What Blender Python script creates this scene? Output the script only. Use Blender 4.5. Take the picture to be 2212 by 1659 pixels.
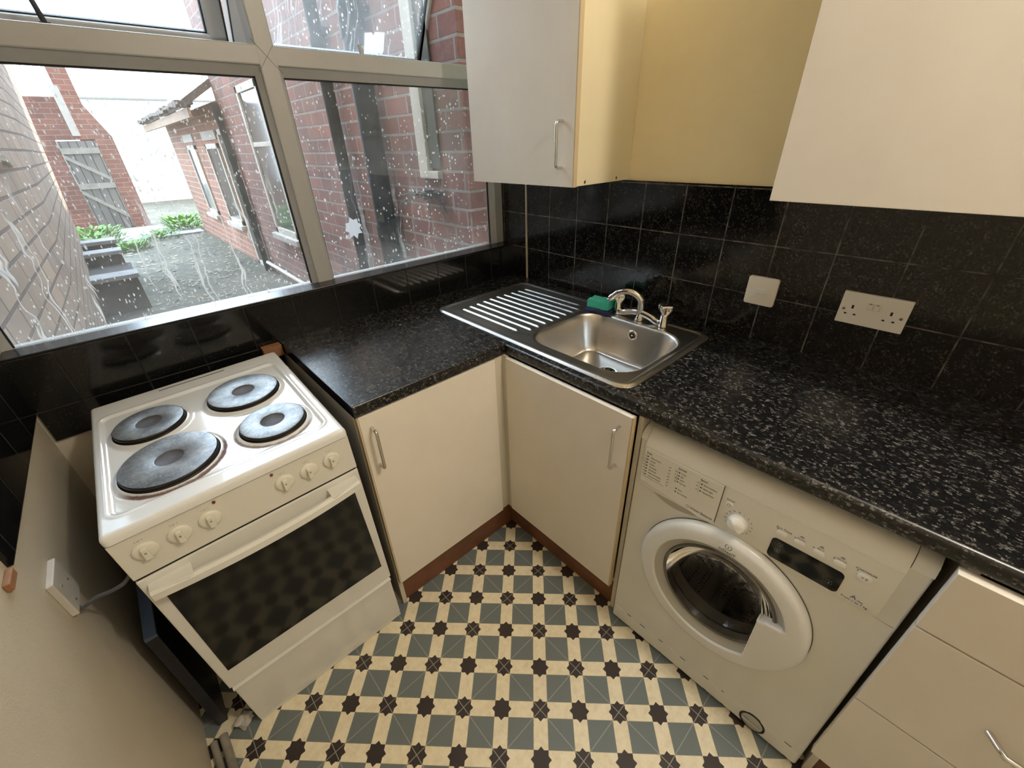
import bpy, bmesh, math, random
from mathutils import Vector, Matrix, noise
random.seed(7)
PI = math.pi
for o in list(bpy.data.objects): bpy.data.objects.remove(o)
scn = bpy.context.scene
COL = scn.collection

# ---------------------------------------------------------------- camera
CAM = Vector((-1.4530, -1.59105, 1.50132))
RIGHT = Vector((0.734823, -0.677630, -0.029200)); DOWN = Vector((-0.362967, -0.356504, -0.860907)); FWD = Vector((0.572967, 0.643212, -0.507924))
cd = bpy.data.cameras.new('camera'); cam = bpy.data.objects.new('camera', cd); COL.objects.link(cam)
cd.sensor_width = 36; cd.lens = 36 * 892.0 / 2212; cd.clip_start = .02; cd.clip_end = 200
m = Matrix((RIGHT, -DOWN, -FWD)).transposed().to_4x4(); m.translation = CAM; cam.matrix_world = m
scn.camera = cam
# ---------------------------------------------------------------- light
scn.view_settings.view_transform = 'Standard'; scn.view_settings.look = 'None'
scn.view_settings.gamma = 1; scn.view_settings.use_curve_mapping = False
scn.view_settings.exposure = 0.0
w = bpy.data.worlds.new('sky'); scn.world = w; w.use_nodes = True
wt = w.node_tree; bg = wt.nodes['Background']; bg.inputs[0].default_value = (.66, .82, 1, 1)
wc = wt.nodes.new('ShaderNodeTexCoord'); wd = wt.nodes.new('ShaderNodeVectorMath'); wd.operation = 'DOT_PRODUCT'; wd.inputs[1].default_value = (-.12, .80, .59)
wm_ = wt.nodes.new('ShaderNodeMapRange'); wm_.interpolation_type = 'SMOOTHSTEP'; wm_.inputs[1].default_value = .45; wm_.inputs[2].default_value = .98; wm_.inputs[3].default_value = 3.6; wm_.inputs[4].default_value = 17.0
wt.links.new(wc.outputs['Generated'], wd.inputs[0]); wt.links.new(wd.outputs['Value'], wm_.inputs[0]); wt.links.new(wm_.outputs[0], bg.inputs[1])
sd = bpy.data.lights.new('sun', 'SUN'); sd.energy = 9; sd.angle = .01; sd.color = (1, .95, .86)
sun = bpy.data.objects.new('sun', sd); COL.objects.link(sun)
sun.rotation_euler = Vector((-.79, .10, -.61)).to_track_quat('-Z', 'Y').to_euler()
pd = bpy.data.lights.new('ceiling_bulb', 'POINT'); pd.energy = 44; pd.shadow_soft_size = .07; pd.color = (1, .93, .82)
bulb = bpy.data.objects.new('ceiling_bulb', pd); COL.objects.link(bulb); bulb.location = (-.56, -2.1, 2.42)

# ---------------------------------------------------------------- nodes
class NT:
    def __init__(s, name):
        s.m = bpy.data.materials.new(name); s.m.use_nodes = True; s.t = s.m.node_tree; s.N = s.t.nodes; s.L = s.t.links
        s.b = s.N['Principled BSDF']; s.out = s.N['Material Output']
    def n(s, t, ins={}, **kw):
        x = s.N.new(t)
        for k, v in kw.items(): setattr(x, k, v)
        for k, v in ins.items(): s.set(x.inputs[k], v)
        return x
    def set(s, i, v):
        if isinstance(v, bpy.types.NodeSocket): s.L.new(v, i)
        elif isinstance(v, bpy.types.Node): s.L.new(v.outputs[0], i)
        elif isinstance(v, (tuple, list)) and len(v) == 3 and i.type == 'RGBA': i.default_value = (*v, 1)
        else: i.default_value = v
    def math(s, op, a, b=None, c=None):
        x = s.n('ShaderNodeMath', operation=op); s.set(x.inputs[0], a)
        if b is not None: s.set(x.inputs[1], b)
        if c is not None: s.set(x.inputs[2], c)
        return x.outputs[0]
    def mix(s, f, a, b):
        x = s.n('ShaderNodeMix', data_type='RGBA'); s.set(x.inputs[0], f); s.set(x.inputs[6], a); s.set(x.inputs[7], b); return x.outputs[2]
    def co(s):
        t = s.n('ShaderNodeTexCoord'); x = s.n('ShaderNodeSeparateXYZ', {0: t.outputs['Object']}); s.obj = t.outputs['Object']
        return x.outputs[0], x.outputs[1], x.outputs[2]
    def vec(s, x, y, z=0.): return s.n('ShaderNodeCombineXYZ', {0: x, 1: y, 2: z}).outputs[0]
    def noise(s, v, scale, detail=2, rough=.5, dist=0):
        return s.n('ShaderNodeTexNoise', {'Vector': v, 'Scale': scale, 'Detail': detail, 'Roughness': rough, 'Distortion': dist}).outputs[0]
    def step(s, v, a, b):
        x = s.n('ShaderNodeMapRange', {0: v, 1: a, 2: b}, clamp=True); return x.outputs[0]
    def bump(s, h, st=.3, d=.002):
        x = s.n('ShaderNodeBump', {'Height': h, 'Strength': st, 'Distance': d}); s.set(s.b.inputs['Normal'], x.outputs[0])
    def base(s, c): s.set(s.b.inputs['Base Color'], c)
    def rough(s, r): s.set(s.b.inputs['Roughness'], r)

def simple(name, c, r=.5, metal=0, spec=None, coat=0, bumpy=None, mott=0):
    t = NT(name); t.base(c); t.rough(r); t.b.inputs['Metallic'].default_value = metal
    if spec is not None: t.b.inputs['Specular IOR Level'].default_value = spec
    if coat: t.b.inputs['Coat Weight'].default_value = coat; t.b.inputs['Coat Roughness'].default_value = .05
    if bumpy or mott:
        t.co()
    if bumpy: t.bump(t.noise(t.obj, bumpy[0], 3), bumpy[1], bumpy[2])
    if mott:
        t.base(t.mix(t.step(t.noise(t.obj, 9, 4, .65), .35, .7), c, tuple(k * (1 - mott) for k in c)))
    return t.m

def tile_mat(name, ax, u0, z0, pitch=.154, spk=(.13, .11, .095), g1=(.03, .026, .022), g2=(.16, .135, .11)):
    t = NT(name); x, y, z = t.co(); u = x if ax == 'x' else y
    def line(c, o):
        f = t.math('FRACT', t.math('DIVIDE', t.math('SUBTRACT', c, o), pitch)); d = t.math('MINIMUM', f, t.math('SUBTRACT', 1., f))
        return t.math('MULTIPLY', d, pitch)
    d = t.math('MINIMUM', line(u, u0), line(z, z0))
    g = t.step(d, .0022, .0012)
    sp = t.noise(t.obj, 190, 3, .7); s2 = t.noise(t.obj, 55, 2, .6)
    s = t.math('MULTIPLY', t.step(sp, .52, .72), t.step(s2, .38, .62))
    c = t.mix(s, (.006, .006, .006), spk)
    gn = t.noise(t.obj, 30, 3)
    c = t.mix(g, c, t.mix(t.step(gn, .4, .62), g1, g2))
    t.base(c); t.rough(t.math('MULTIPLY_ADD', g, .6, .10)); t.b.inputs['Specular IOR Level'].default_value = .45
    t.bump(t.math('MULTIPLY_ADD', g, -1., t.math('MULTIPLY', t.noise(t.obj, 12, 2), .12)), .6, .0015)
    return t.m

def worktop_mat():
    t = NT('black_laminate'); x, y, z = t.co()
    v1 = t.n('ShaderNodeTexVoronoi', {'Vector': t.vec(x, t.math('MULTIPLY', y, .62), z), 'Scale': 215, 'Randomness': 1.}); sep = t.n('ShaderNodeSeparateColor', {0: v1.outputs['Color']})
    n1 = t.noise(t.obj, 160, 4, .75, 1.2); n2 = t.noise(t.obj, 42, 3, .7)
    f = t.math('MULTIPLY', t.step(sep.outputs[0], .70, .86), t.step(n1, .46, .58))
    f2 = t.math('MULTIPLY', t.step(n1, .56, .7), t.step(n2, .4, .6))
    c = t.mix(t.math('MULTIPLY', f2, .5), (.006, .006, .0065), (.06, .058, .055))
    c = t.mix(t.math('MULTIPLY', f, .68), c, (.25, .232, .21))
    t.base(c); t.rough(t.math('MULTIPLY_ADD', n2, .10, .22)); t.b.inputs['Specular IOR Level'].default_value = .6
    t.bump(t.noise(t.obj, 260, 2), .12, .0006)
    return t.m

def floor_mat():
    t = NT('patterned_vinyl'); x, y, z = t.co()
    fx, fy, P, a = -.6107, -.6066, .11825, .783
    dx = t.math('SUBTRACT', x, fx); dy = t.math('SUBTRACT', y, fy); ca, sa = math.cos(a) / P, math.sin(a) / P
    i = t.math('SUBTRACT', t.math('MULTIPLY', dx, ca), t.math('MULTIPLY', dy, sa))
    j = t.math('ADD', t.math('MULTIPLY', dx, sa), t.math('MULTIPLY', dy, ca))
    def cen(c): # distance to nearest integer, signed
        return t.math('SUBTRACT', c, t.math('ROUND', c))
    u, v = t.math('ABSOLUTE', cen(i)), t.math('ABSOLUTE', cen(j))
    mn, mx = t.math('MINIMUM', u, v), t.math('MAXIMUM', u, v)
    e = .004
    grey = t.step(mn, .18 - e, .18 + e)
    sq = t.step(mx, .18 + e, .18 - e); di = t.step(t.math('ADD', u, v), .252 + e, .252 - e)
    star = t.math('MAXIMUM', sq, di)
    # thin outlines of the grey squares
    ol = t.math('MULTIPLY', t.step(t.math('ABSOLUTE', t.math('SUBTRACT', mn, .18)), .010, .004), .45)
    # diagonals through odd stars
    def dl(s):
        h = t.math('DIVIDE', t.math('SUBTRACT', s, 1.), 2.)
        return t.math('MULTIPLY', t.math('ABSOLUTE', t.math('SUBTRACT', h, t.math('ROUND', h))), 2.)
    dg = t.math('MINIMUM', dl(t.math('ADD', i, j)), dl(t.math('SUBTRACT', i, j)))
    line = t.math('MULTIPLY', t.step(dg, .016, .008), t.math('MAXIMUM', grey, star))
    nz = t.noise(t.obj, 45, 4, .7); fine = t.noise(t.obj, 320, 2)
    cream = t.mix(t.step(nz, .42, .75), (.88, .79, .58), (.74, .63, .43))
    cream = t.mix(t.math('MULTIPLY', t.step(t.noise(t.obj, 38, 5, .8), .66, .73), .55), cream, (.22, .15, .08))
    gr = t.mix(fine, (.13, .155, .155), (.19, .215, .21))
    dk = t.mix(fine, (.028, .020, .017), (.05, .038, .033))
    c = t.mix(grey, cream, gr); c = t.mix(ol, c, (.30, .24, .14)); c = t.mix(star, c, dk); c = t.mix(t.math('MULTIPLY', line, .8), c, (.42, .40, .35))
    t.base(c); t.rough(.42); t.bump(fine, .1, .0008)
    return t.m

def brick_mat(name, ax, c1, c2, mort, sc=1., soot=.35):
    t = NT(name); x, y, z = t.co(); u = {'x': x, 'y': y}[ax]
    v = t.vec(u, z)
    b = t.n('ShaderNodeTexBrick', {'Vector': v, 'Scale': 1 / sc, 'Color1': c1, 'Color2': c2, 'Mortar': mort, 'Mortar Size': .007, 'Mortar Smooth': .25, 'Bias': -.1, 'Brick Width': .225, 'Row Height': .086})
    n1 = t.noise(t.obj, 2.2, 5, .65); n2 = t.noise(t.obj, 26, 5, .7)
    c = t.mix(t.math('MULTIPLY', t.step(n1, .4, .7), soot), b.outputs[0], (.07, .06, .055))
    c = t.mix(t.math('MULTIPLY', t.step(n2, .5, .8), .45), c, (.33, .26, .22))
    t.base(c); t.rough(.9); t.bump(t.math('SUBTRACT', t.math('MULTIPLY', n2, .4), b.outputs[1]), .7, .008)
    return t.m

def ground_mat():
    t = NT('worn_concrete'); t.co()
    n = t.noise(t.obj, 1.6, 6, .7); f = t.noise(t.obj, 30, 6, .8)
    c = t.mix(t.step(n, .35, .65), (.06, .062, .045), (.13, .12, .09))
    c = t.mix(t.step(t.noise(t.obj, 14, 6, .85), .58, .63), c, (.50, .45, .36)); c = t.mix(t.step(f, .42, .34), c, (.06, .06, .045))
    t.base(c); t.rough(.9); t.bump(f, .6, .01); return t.m

def dirty_glass(name, drip=1., hz=1.):
    t = NT(name); x, y, z = t.co(); t.N.remove(t.b)
    specv = t.vec(t.math('MULTIPLY', x, 80.), t.math('MULTIPLY', z, 36.))
    vo = t.n('ShaderNodeTexVoronoi', {'Vector': specv, 'Scale': 1., 'Randomness': 1.}); sep = t.n('ShaderNodeSeparateColor', {0: vo.outputs['Color']})
    specv2 = t.vec(t.math('MULTIPLY_ADD', x, 150., 7.3), t.math('MULTIPLY_ADD', z, 60., 3.1)); vo2 = t.n('ShaderNodeTexVoronoi', {'Vector': specv2, 'Scale': 1., 'Randomness': 1.}); sp2 = t.n('ShaderNodeSeparateColor', {0: vo2.outputs['Color']})
    area = t.step(t.noise(t.obj, 3.2, 3, .6), .40, .62)
    spk = t.math('MULTIPLY', t.step(vo.outputs['Distance'], t.math('MULTIPLY', sep.outputs[1], .30), t.math('MULTIPLY', sep.outputs[1], .16)), t.step(sep.outputs[0], .60 - .25 * drip, .64 - .25 * drip))
    spk = t.math('MAXIMUM', spk, t.math('MULTIPLY', t.step(vo2.outputs['Distance'], .30, .18), t.step(sp2.outputs[0], .88 - .35 * drip, .92 - .35 * drip)))
    spk = t.math('MULTIPLY', spk, t.math('MULTIPLY_ADD', area, .7, .3))
    wob = t.math('MULTIPLY', t.math('SUBTRACT', t.noise(t.obj, 9, 2), .5), .06)
    dv = t.vec(t.math('MULTIPLY', t.math('ADD', x, wob), 26.), t.math('MULTIPLY', z, .9))
    dn = t.noise(dv, 1., 3, .6)
    dr = t.math('MULTIPLY', t.step(t.math('ABSOLUTE', t.math('SUBTRACT', dn, .60)), .022, .006), t.step(z, 1.50, 1.18))
    dr = t.math('MULTIPLY', dr, .6 * drip)
    haze = t.math('MULTIPLY_ADD', t.step(t.noise(t.obj, 5, 5, .7), .35, .8), .07 * hz, .015 * hz)
    haze = t.math('ADD', haze, t.math('MULTIPLY', t.step(z, 1.16, 1.04), .07))
    mask = t.math('MINIMUM', t.math('ADD', t.math('MAXIMUM', t.math('MULTIPLY', spk, .85), dr), haze), .95)
    gl = t.n('ShaderNodeBsdfGlossy', {'Color': (1, 1, 1), 'Roughness': .0}); tr = t.n('ShaderNodeBsdfTransparent', {'Color': (.95, .965, .96)})
    fr = t.n('ShaderNodeFresnel', {'IOR': 1.5})
    m1 = t.n('ShaderNodeMixShader', {0: t.math('MULTIPLY', fr.outputs[0], .9)}); t.L.new(tr.outputs[0], m1.inputs[1]); t.L.new(gl.outputs[0], m1.inputs[2])
    df = t.n('ShaderNodeBsdfDiffuse', {'Color': (.85, .84, .80)}); tl = t.n('ShaderNodeBsdfTranslucent', {'Color': (.95, .94, .90)})
    m2 = t.n('ShaderNodeMixShader', {0: .55}); t.L.new(df.outputs[0], m2.inputs[1]); t.L.new(tl.outputs[0], m2.inputs[2])
    m3 = t.n('ShaderNodeMixShader', {0: mask}); t.L.new(m1.outputs[0], m3.inputs[1]); t.L.new(m2.outputs[0], m3.inputs[2])
    t.L.new(m3.outputs[0], t.out.inputs[0]); return t.m

def clear_glass(name, col=(.6, .6, .6), ior=1.5):
    t = NT(name); t.N.remove(t.b)
    gl = t.n('ShaderNodeBsdfGlossy', {'Color': (1, 1, 1), 'Roughness': .02}); tr = t.n('ShaderNodeBsdfTransparent', {'Color': col})
    fr = t.n('ShaderNodeFresnel', {'IOR': ior}); m1 = t.n('ShaderNodeMixShader', {0: fr.outputs[0]})
    t.L.new(tr.outputs[0], m1.inputs[1]); t.L.new(gl.outputs[0], m1.inputs[2]); t.L.new(m1.outputs[0], t.out.inputs[0]); return t.m

def hob_mat():
    t = NT('hob_enamel'); x, y, z = t.co()
    def ring(cx, cy, r, wdt, th):
        dx = t.math('SUBTRACT', x, cx); dy = t.math('SUBTRACT', y, cy)
        d = t.math('SQRT', t.math('ADD', t.math('MULTIPLY', dx, dx), t.math('MULTIPLY', dy, dy)))
        k = t.math('ABSOLUTE', t.math('SUBTRACT', d, r)); nn = t.noise(t.obj, 60, 4, .7)
        k = t.math('ADD', k, t.math('MULTIPLY', t.math('SUBTRACT', nn, .5), .008))
        side = t.step(t.math('DIVIDE', t.math('SUBTRACT', t.math('MULTIPLY', dx, th[0]), t.math('MULTIPLY', dy, th[1])), d), .0, .4)
        return t.math('MULTIPLY', t.step(k, wdt, wdt * .4), side)
    a = ring(-.104, .163, .1085, .0055, (.35, 1)); b = ring(.116, .149, .090, .004, (-.4, 1))
    msk = t.math('MAXIMUM', a, t.math('MULTIPLY', b, .8))
    c = t.mix(t.math('MULTIPLY', msk, .9), (.80, .80, .78), (.10, .022, .010))
    t.base(c); t.rough(t.math('MULTIPLY_ADD', msk, .5, .10)); t.b.inputs['Coat Weight'].default_value = .6; t.b.inputs['Coat Roughness'].default_value = .06
    return t.m

def plate_mat():
    t = NT('cast_iron_plate'); t.co()
    n = t.noise(t.obj, 28, 6, .75); f = t.noise(t.obj, 160, 3, .6)
    c = t.mix(t.step(n, .35, .68), (.085, .09, .095), (.27, .26, .245)); c = t.mix(t.step(f, .6, .7), c, (.38, .34, .29))
    t.base(c); t.rough(.34); t.b.inputs['Metallic'].default_value = .55; t.bump(f, .15, .0006); return t.m

def drum_mat():
    t = NT('perforated_drum'); x, y, z = t.co()
    v = t.n('ShaderNodeTexVoronoi', {'Vector': t.obj, 'Scale': 75, 'Randomness': .12})
    h = t.step(v.outputs['Distance'], .26, .34)
    t.base(t.mix(h, (.01, .01, .01), (.42, .40, .37))); t.rough(.3); t.b.inputs['Metallic'].default_value = .8; return t.m

def steel_mat():
    t = NT('stainless_steel'); t.co(); n = t.noise(t.obj, 90, 3)
    t.base((.60, .575, .54)); t.b.inputs['Metallic'].default_value = 1.; t.rough(t.math('MULTIPLY_ADD', n, .12, .24)); return t.m

def paint_wall(name, c, st=.35):
    t = NT(name); t.co(); n = t.noise(t.obj, 5, 4, .6); f = t.noise(t.obj, 240, 3, .6); w_ = t.noise(t.obj, 28, 3, .6)
    t.base(t.mix(t.step(n, .35, .75), c, tuple(k * .93 for k in c))); t.rough(.55)
    t.bump(t.math('ADD', t.math('MULTIPLY', f, .4), w_), st, .002); return t.m

def board_mat(name, c, ax='x'):
    t = NT(name); x, y, z = t.co(); u = x if ax == 'x' else y
    f = t.math('FRACT', t.math('MULTIPLY', u, 8.)); g = t.step(t.math('MINIMUM', f, t.math('SUBTRACT', 1., f)), .03, .06)
    n = t.noise(t.vec(t.math('MULTIPLY', u, 20.), t.math('MULTIPLY', z, 2.)), 1, 5, .7)
    cc = t.mix(n, tuple(k * .6 for k in c), c); t.base(t.mix(g, (.02, .02, .02), cc)); t.rough(.85); return t.m

def cloth_green():
    t = NT('sponge_green'); t.co(); n = t.noise(t.obj, 330, 3, .7)
    t.base(t.mix(n, (.01, .30, .20), (.10, .62, .44))); t.rough(.9); t.bump(n, .8, .003); return t.m

M = {}
M['cab'] = paint_wall('cream_laminate', (.80, .735, .64), .10)
M['cab_side'] = paint_wall('cream_side_panel', (.82, .72, .49), .10)
M['cab_edge'] = simple('cabinet_edging', (.60, .47, .29), .5)
M['carcass'] = simple('carcass_board', (.62, .57, .46), .6)
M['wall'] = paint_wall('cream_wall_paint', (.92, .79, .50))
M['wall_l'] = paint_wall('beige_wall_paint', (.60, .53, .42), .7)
M['ceil'] = paint_wall('ceiling_paint', (.8, .77, .70))
M['tile_r'] = tile_mat('black_tiles_sink_wall', 'y', -.2581, 1.2034)
M['tile_b'] = tile_mat('black_tiles_upstand', 'x', -.001, 1.0494, .154, (.028, .028, .028), (.004, .004, .004), (.022, .02, .018))
M['tile_l'] = tile_mat('black_tiles_left', 'y', -.0, .8914, .154, (.028, .028, .028), (.004, .004, .004), (.022, .02, .018))
M['ledge'] = simple('black_ledge', (.012, .012, .013), .25, mott=.4)
M['work'] = worktop_mat(); M['floor'] = floor_mat(); M['steel'] = steel_mat()
M['chrome'] = simple('chrome', (.80, .79, .77), .07, 1)
M['chrome2'] = simple('handle_chrome', (.70, .68, .65), .16, 1)
M['pvc'] = simple('window_pvc', (.41, .405, .39), .4, mott=.08)
M['joint'] = simple('frame_joint', (.20, .18, .15), .8); M['pvc_d'] = simple('window_gasket', (.012, .012, .012), .6)
M['glass'] = dirty_glass('dirty_glass_left', 1.); M['glass2'] = dirty_glass('dirty_glass_right', .25, .8)
M['enamel'] = simple('white_enamel', (.76, .745, .69), .22, coat=.3, mott=.05)
M['panel'] = simple('cream_panel', (.74, .715, .63), .28, mott=.04)
M['knob'] = simple('cooker_knob', (.75, .72, .62), .3)
M['hob'] = hob_mat(); M['plate'] = plate_mat(); M['plate_rim'] = simple('plate_rim', (.035, .03, .028), .35, .6)
M['plate_c'] = simple('plate_centre', (.15, .125, .12), .62, .3, mott=.6)
M['ovenglass'] = simple('oven_glass', (.012, .012, .011), .10, spec=.38)
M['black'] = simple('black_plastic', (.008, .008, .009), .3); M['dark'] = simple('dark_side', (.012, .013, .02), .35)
M['display'] = simple('black_display', (.003, .003, .004), .06)
M['wm'] = simple('washer_white', (.74, .725, .66), .26, coat=.2, mott=.03)
M['wm_panel'] = simple('washer_panel', (.78, .755, .68), .28)
M['wm_ring'] = simple('washer_door_ring', (.76, .755, .72), .25)
M['wm_grey'] = simple('washer_door_inner', (.44, .42, .36), .3)
M['rubber'] = simple('grey_rubber', (.13, .125, .115), .5)
M['button'] = simple('white_button', (.85, .84, .80), .25)
M['ink'] = simple('dark_ink', (.07, .07, .075), .5); M['ink_blue'] = simple('blue_ink', (.10, .10, .28), .5); M['ink_grey'] = simple('grey_ink', (.30, .29, .27), .5)
M['symbol'] = simple('display_symbol', (.16, .16, .17), .3)
M['drum'] = drum_mat(); M['bowl'] = clear_glass('door_glass', (.62, .60, .58), 1.22)
M['plinth'] = simple('brown_plinth', (.19, .075, .035), .5, mott=.35)
M['wood'] = simple('bare_wood', (.36, .17, .08), .7, mott=.3)
M['trim'] = simple('tile_trim', (.50, .43, .31), .5, mott=.2)
M['plastic'] = simple('white_plastic', (.84, .79, .70), .3); M['socket_d'] = simple('socket_hole', (.01, .01, .01), .6)
M['screw'] = simple('screw_head', (.30, .26, .18), .35, 1)
M['led'] = simple('red_lens', (.16, .012, .01), .2)
M['sponge'] = cloth_green(); M['scour'] = simple('blue_scourer', (.012, .018, .07), .85, bumpy=(300, .9, .004))
M['boxw'] = simple('painted_box', (.60, .56, .50), .5, mott=.15); M['cable'] = simple('grey_cable', (.10, .10, .12), .5); M['cable_w'] = simple('pale_cable', (.62, .60, .56), .5); M['pipe_d'] = simple('dusty_pipe', (.33, .30, .25), .6, mott=.5)
M['paper'] = simple('white_paper', (.86, .88, .90), .7, mott=.06); t_ = NT('backlit_paper'); t_.N.remove(t_.b); a_ = t_.n('ShaderNodeBsdfDiffuse', {'Color': (.85, .87, .90)}); b_ = t_.n('ShaderNodeBsdfTranslucent', {'Color': (.92, .94, .96)}); c_ = t_.n('ShaderNodeMixShader', {0: .7})
t_.L.new(a_.outputs[0], c_.inputs[1]); t_.L.new(b_.outputs[0], c_.inputs[2]); t_.L.new(c_.outputs[0], t_.out.inputs[0]); M['paper'] = t_.m
M['brick_r'] = brick_mat('sooty_red_brick', 'y', (.34, .15, .115), (.22, .105, .09), (.36, .31, .28), 1., .5)
M['brick_o'] = brick_mat('orange_brick', 'y', (.42, .18, .11), (.27, .11, .075), (.50, .42, .34), 1., .2)
M['brick_g'] = brick_mat('gate_wall_brick', 'x', (.30, .12, .09), (.22, .09, .07), (.34, .25, .20), 1., .3)
M['brick_t'] = brick_mat('tan_brick', 'y', (.56, .41, .30), (.42, .31, .23), (.20, .14, .11), 1.05, .3)
M['brick_x'] = brick_mat('house_brick', 'x', (.34, .15, .115), (.22, .105, .09), (.36, .31, .28))
M['ground'] = ground_mat(); M['slab'] = simple('pale_slab', (.36, .36, .37), .85, bumpy=(30, .4, .01), mott=.3)
M['render'] = simple('white_render', (.92, .91, .88), .8); M['slate'] = simple('roof_slate', (.22, .18, .16), .8, bumpy=(18, .9, .03), mott=.5)
M['pipe'] = simple('black_pipe', (.012, .016, .018), .6, spec=.2, bumpy=(60, .2, .002)); M['gatewood'] = board_mat('grey_gate_boards', (.25, .23, .21))
M['frame_o'] = simple('pale_outdoor_frame', (.60, .55, .47), .6, mott=.2); M['pane_o'] = simple('outdoor_pane', (.10, .11, .10), .08, spec=.8)
M['fascia_o'] = simple('weathered_fascia', (.42, .27, .17), .7, mott=.3); M['stone'] = simple('sill_stone', (.55, .50, .45), .8, mott=.2)
M['leaf'] = simple('weed_leaf', (.16, .36, .05), .6, mott=.4); M['twig'] = simple('dry_twig', (.13, .125, .11), .9)

# ---------------------------------------------------------------- mesh helpers
def nb(): return bmesh.new()
def merge(dst, src, mi=0, M4=None):
    if M4 is not None: bmesh.ops.transform(src, matrix=M4, verts=src.verts)
    vm = {v: dst.verts.new(v.co) for v in src.verts}
    for f in src.faces:
        try: g = dst.faces.new([vm[v] for v in f.verts]); g.material_index = mi if mi is not None else f.material_index; g.smooth = f.smooth
        except ValueError: pass
    src.free()
def box(b, x0, x1, y0, y1, z0, z1, bev=0, mi=0, seg=2, M4=None):
    t = nb(); bmesh.ops.create_cube(t, size=1)
    for v in t.verts: v.co = Vector(((x0 + x1) / 2 + v.co.x * (x1 - x0), (y0 + y1) / 2 + v.co.y * (y1 - y0), (z0 + z1) / 2 + v.co.z * (z1 - z0)))
    if bev: bmesh.ops.bevel(t, geom=list(t.edges), offset=bev, segments=seg, affect='EDGES', profile=.5)
    merge(b, t, mi, M4); return b
def prism(b, pts, axis, a0, a1, mi=0, bev=0):
    # polygon in the two other axes (cyclic order), extruded along axis
    def P(p, a): return {'x': Vector((a, p[0], p[1])), 'y': Vector((p[0], a, p[1])), 'z': Vector((p[0], p[1], a))}[axis]
    t = nb(); A = [t.verts.new(P(p, a0)) for p in pts]; B = [t.verts.new(P(p, a1)) for p in pts]; n = len(pts)
    t.faces.new(A); t.faces.new(B[::-1])
    for i in range(n): t.faces.new((A[i], A[(i + 1) % n], B[(i + 1) % n], B[i]))
    bmesh.ops.recalc_face_normals(t, faces=t.faces)
    if bev: bmesh.ops.bevel(t, geom=list(t.edges), offset=bev, segments=2, affect='EDGES', profile=.5)
    merge(b, t, mi); return b
def lathe(b, prof, axis='z', c=(0, 0, 0), n=40, mi=0, a0=0, a1=2 * PI, sign=1):
    # prof: list of (r, h); axis direction
    c = Vector(c); full = abs(a1 - a0 - 2 * PI) < 1e-6; k = n if full else n + 1; R_ = []
    for r, h in prof:
        row = []
        for i in range(k):
            a = a0 + (a1 - a0) * i / n; p, q = r * math.cos(a), r * math.sin(a); h_ = h * sign
            v = {'z': (p, q, h_), 'y': (p, h_, q), 'x': (h_, p, q)}[axis]; row.append(b.verts.new(c + Vector(v)))
        R_.append(row)
    for i in range(len(R_) - 1):
        for j in range(k if full else k - 1):
            a, c_, d, e = R_[i][j], R_[i][(j + 1) % k], R_[i + 1][(j + 1) % k], R_[i + 1][j]
            try: f = b.faces.new((a, c_, d, e)); f.material_index = mi; f.smooth = True
            except ValueError: pass
    bmesh.ops.remove_doubles(b, verts=[v for row in R_ for v in row], dist=1e-6)
    return b
def tube(b, pts, r, n=12, mi=0, caps=True):
    pts = [Vector(p) for p in pts]; rs = r if isinstance(r, (list, tuple)) else [r] * len(pts); rows = []; up = None
    for i, p in enumerate(pts):
        d = (pts[min(i + 1, len(pts) - 1)] - pts[max(i - 1, 0)]).normalized()
        if up is None: up = d.orthogonal().normalized()
        up = (up - d * up.dot(d)).normalized(); s = d.cross(up)
        rows.append([b.verts.new(p + rs[i] * (math.cos(2 * PI * k / n) * up + math.sin(2 * PI * k / n) * s)) for k in range(n)])
    for i in range(len(rows) - 1):
        for k in range(n):
            f = b.faces.new((rows[i][k], rows[i][(k + 1) % n], rows[i + 1][(k + 1) % n], rows[i + 1][k])); f.material_index = mi; f.smooth = True
    if caps:
        for row in (rows[0], rows[-1]):
            f = b.faces.new(row); f.material_index = mi
    return b
def smooth_path(P, n=8):
    P = [Vector(p) for p in P]; out = []
    for i in range(len(P) - 1):
        a, b_, c, d = P[max(i - 1, 0)], P[i], P[i + 1], P[min(i + 2, len(P) - 1)]
        for k in range(n):
            t = k / n; out.append(.5 * ((2 * b_) + (c - a) * t + (2 * a - 5 * b_ + 4 * c - d) * t * t + (3 * b_ - a - 3 * c + d) * t ** 3))
    return out + [P[-1]]
def text(b, s, size, x, z, y=0, mi=0, align='LEFT', rot=0, ext=.00015):
    cu = bpy.data.curves.new('t', 'FONT'); cu.body = s; cu.size = size; cu.extrude = ext; cu.align_x = align; cu.resolution_u = 2
    o = bpy.data.objects.new('t', cu); COL.objects.link(o); bpy.context.view_layer.update()
    me = bpy.data.meshes.new_from_object(o.evaluated_get(bpy.context.evaluated_depsgraph_get())); t = nb(); t.from_mesh(me)
    bpy.data.objects.remove(o); bpy.data.curves.remove(cu); bpy.data.meshes.remove(me)
    merge(b, t, mi, Matrix.Translation((x, y, z)) @ Matrix.Rotation(rot, 4, 'Y') @ Matrix.Rotation(PI / 2, 4, 'X')); return b
def obj(name, b, mats, parent=None, loc=(0, 0, 0), smooth=False, label=None):
    bmesh.ops.recalc_face_normals(b, faces=b.faces)
    me = bpy.data.meshes.new(name); b.to_mesh(me); b.free()
    for mt in (mats if isinstance(mats, (list, tuple)) else [mats]): me.materials.append(M[mt] if isinstance(mt, str) else mt)
    if smooth:
        for p in me.polygons: p.use_smooth = True
        me.set_sharp_from_angle(angle=math.radians(40))
    o = bpy.data.objects.new(name, me); COL.objects.link(o); o.location = loc
    if parent: o.parent = parent
    if label: o['label'] = label
    return o
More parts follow.
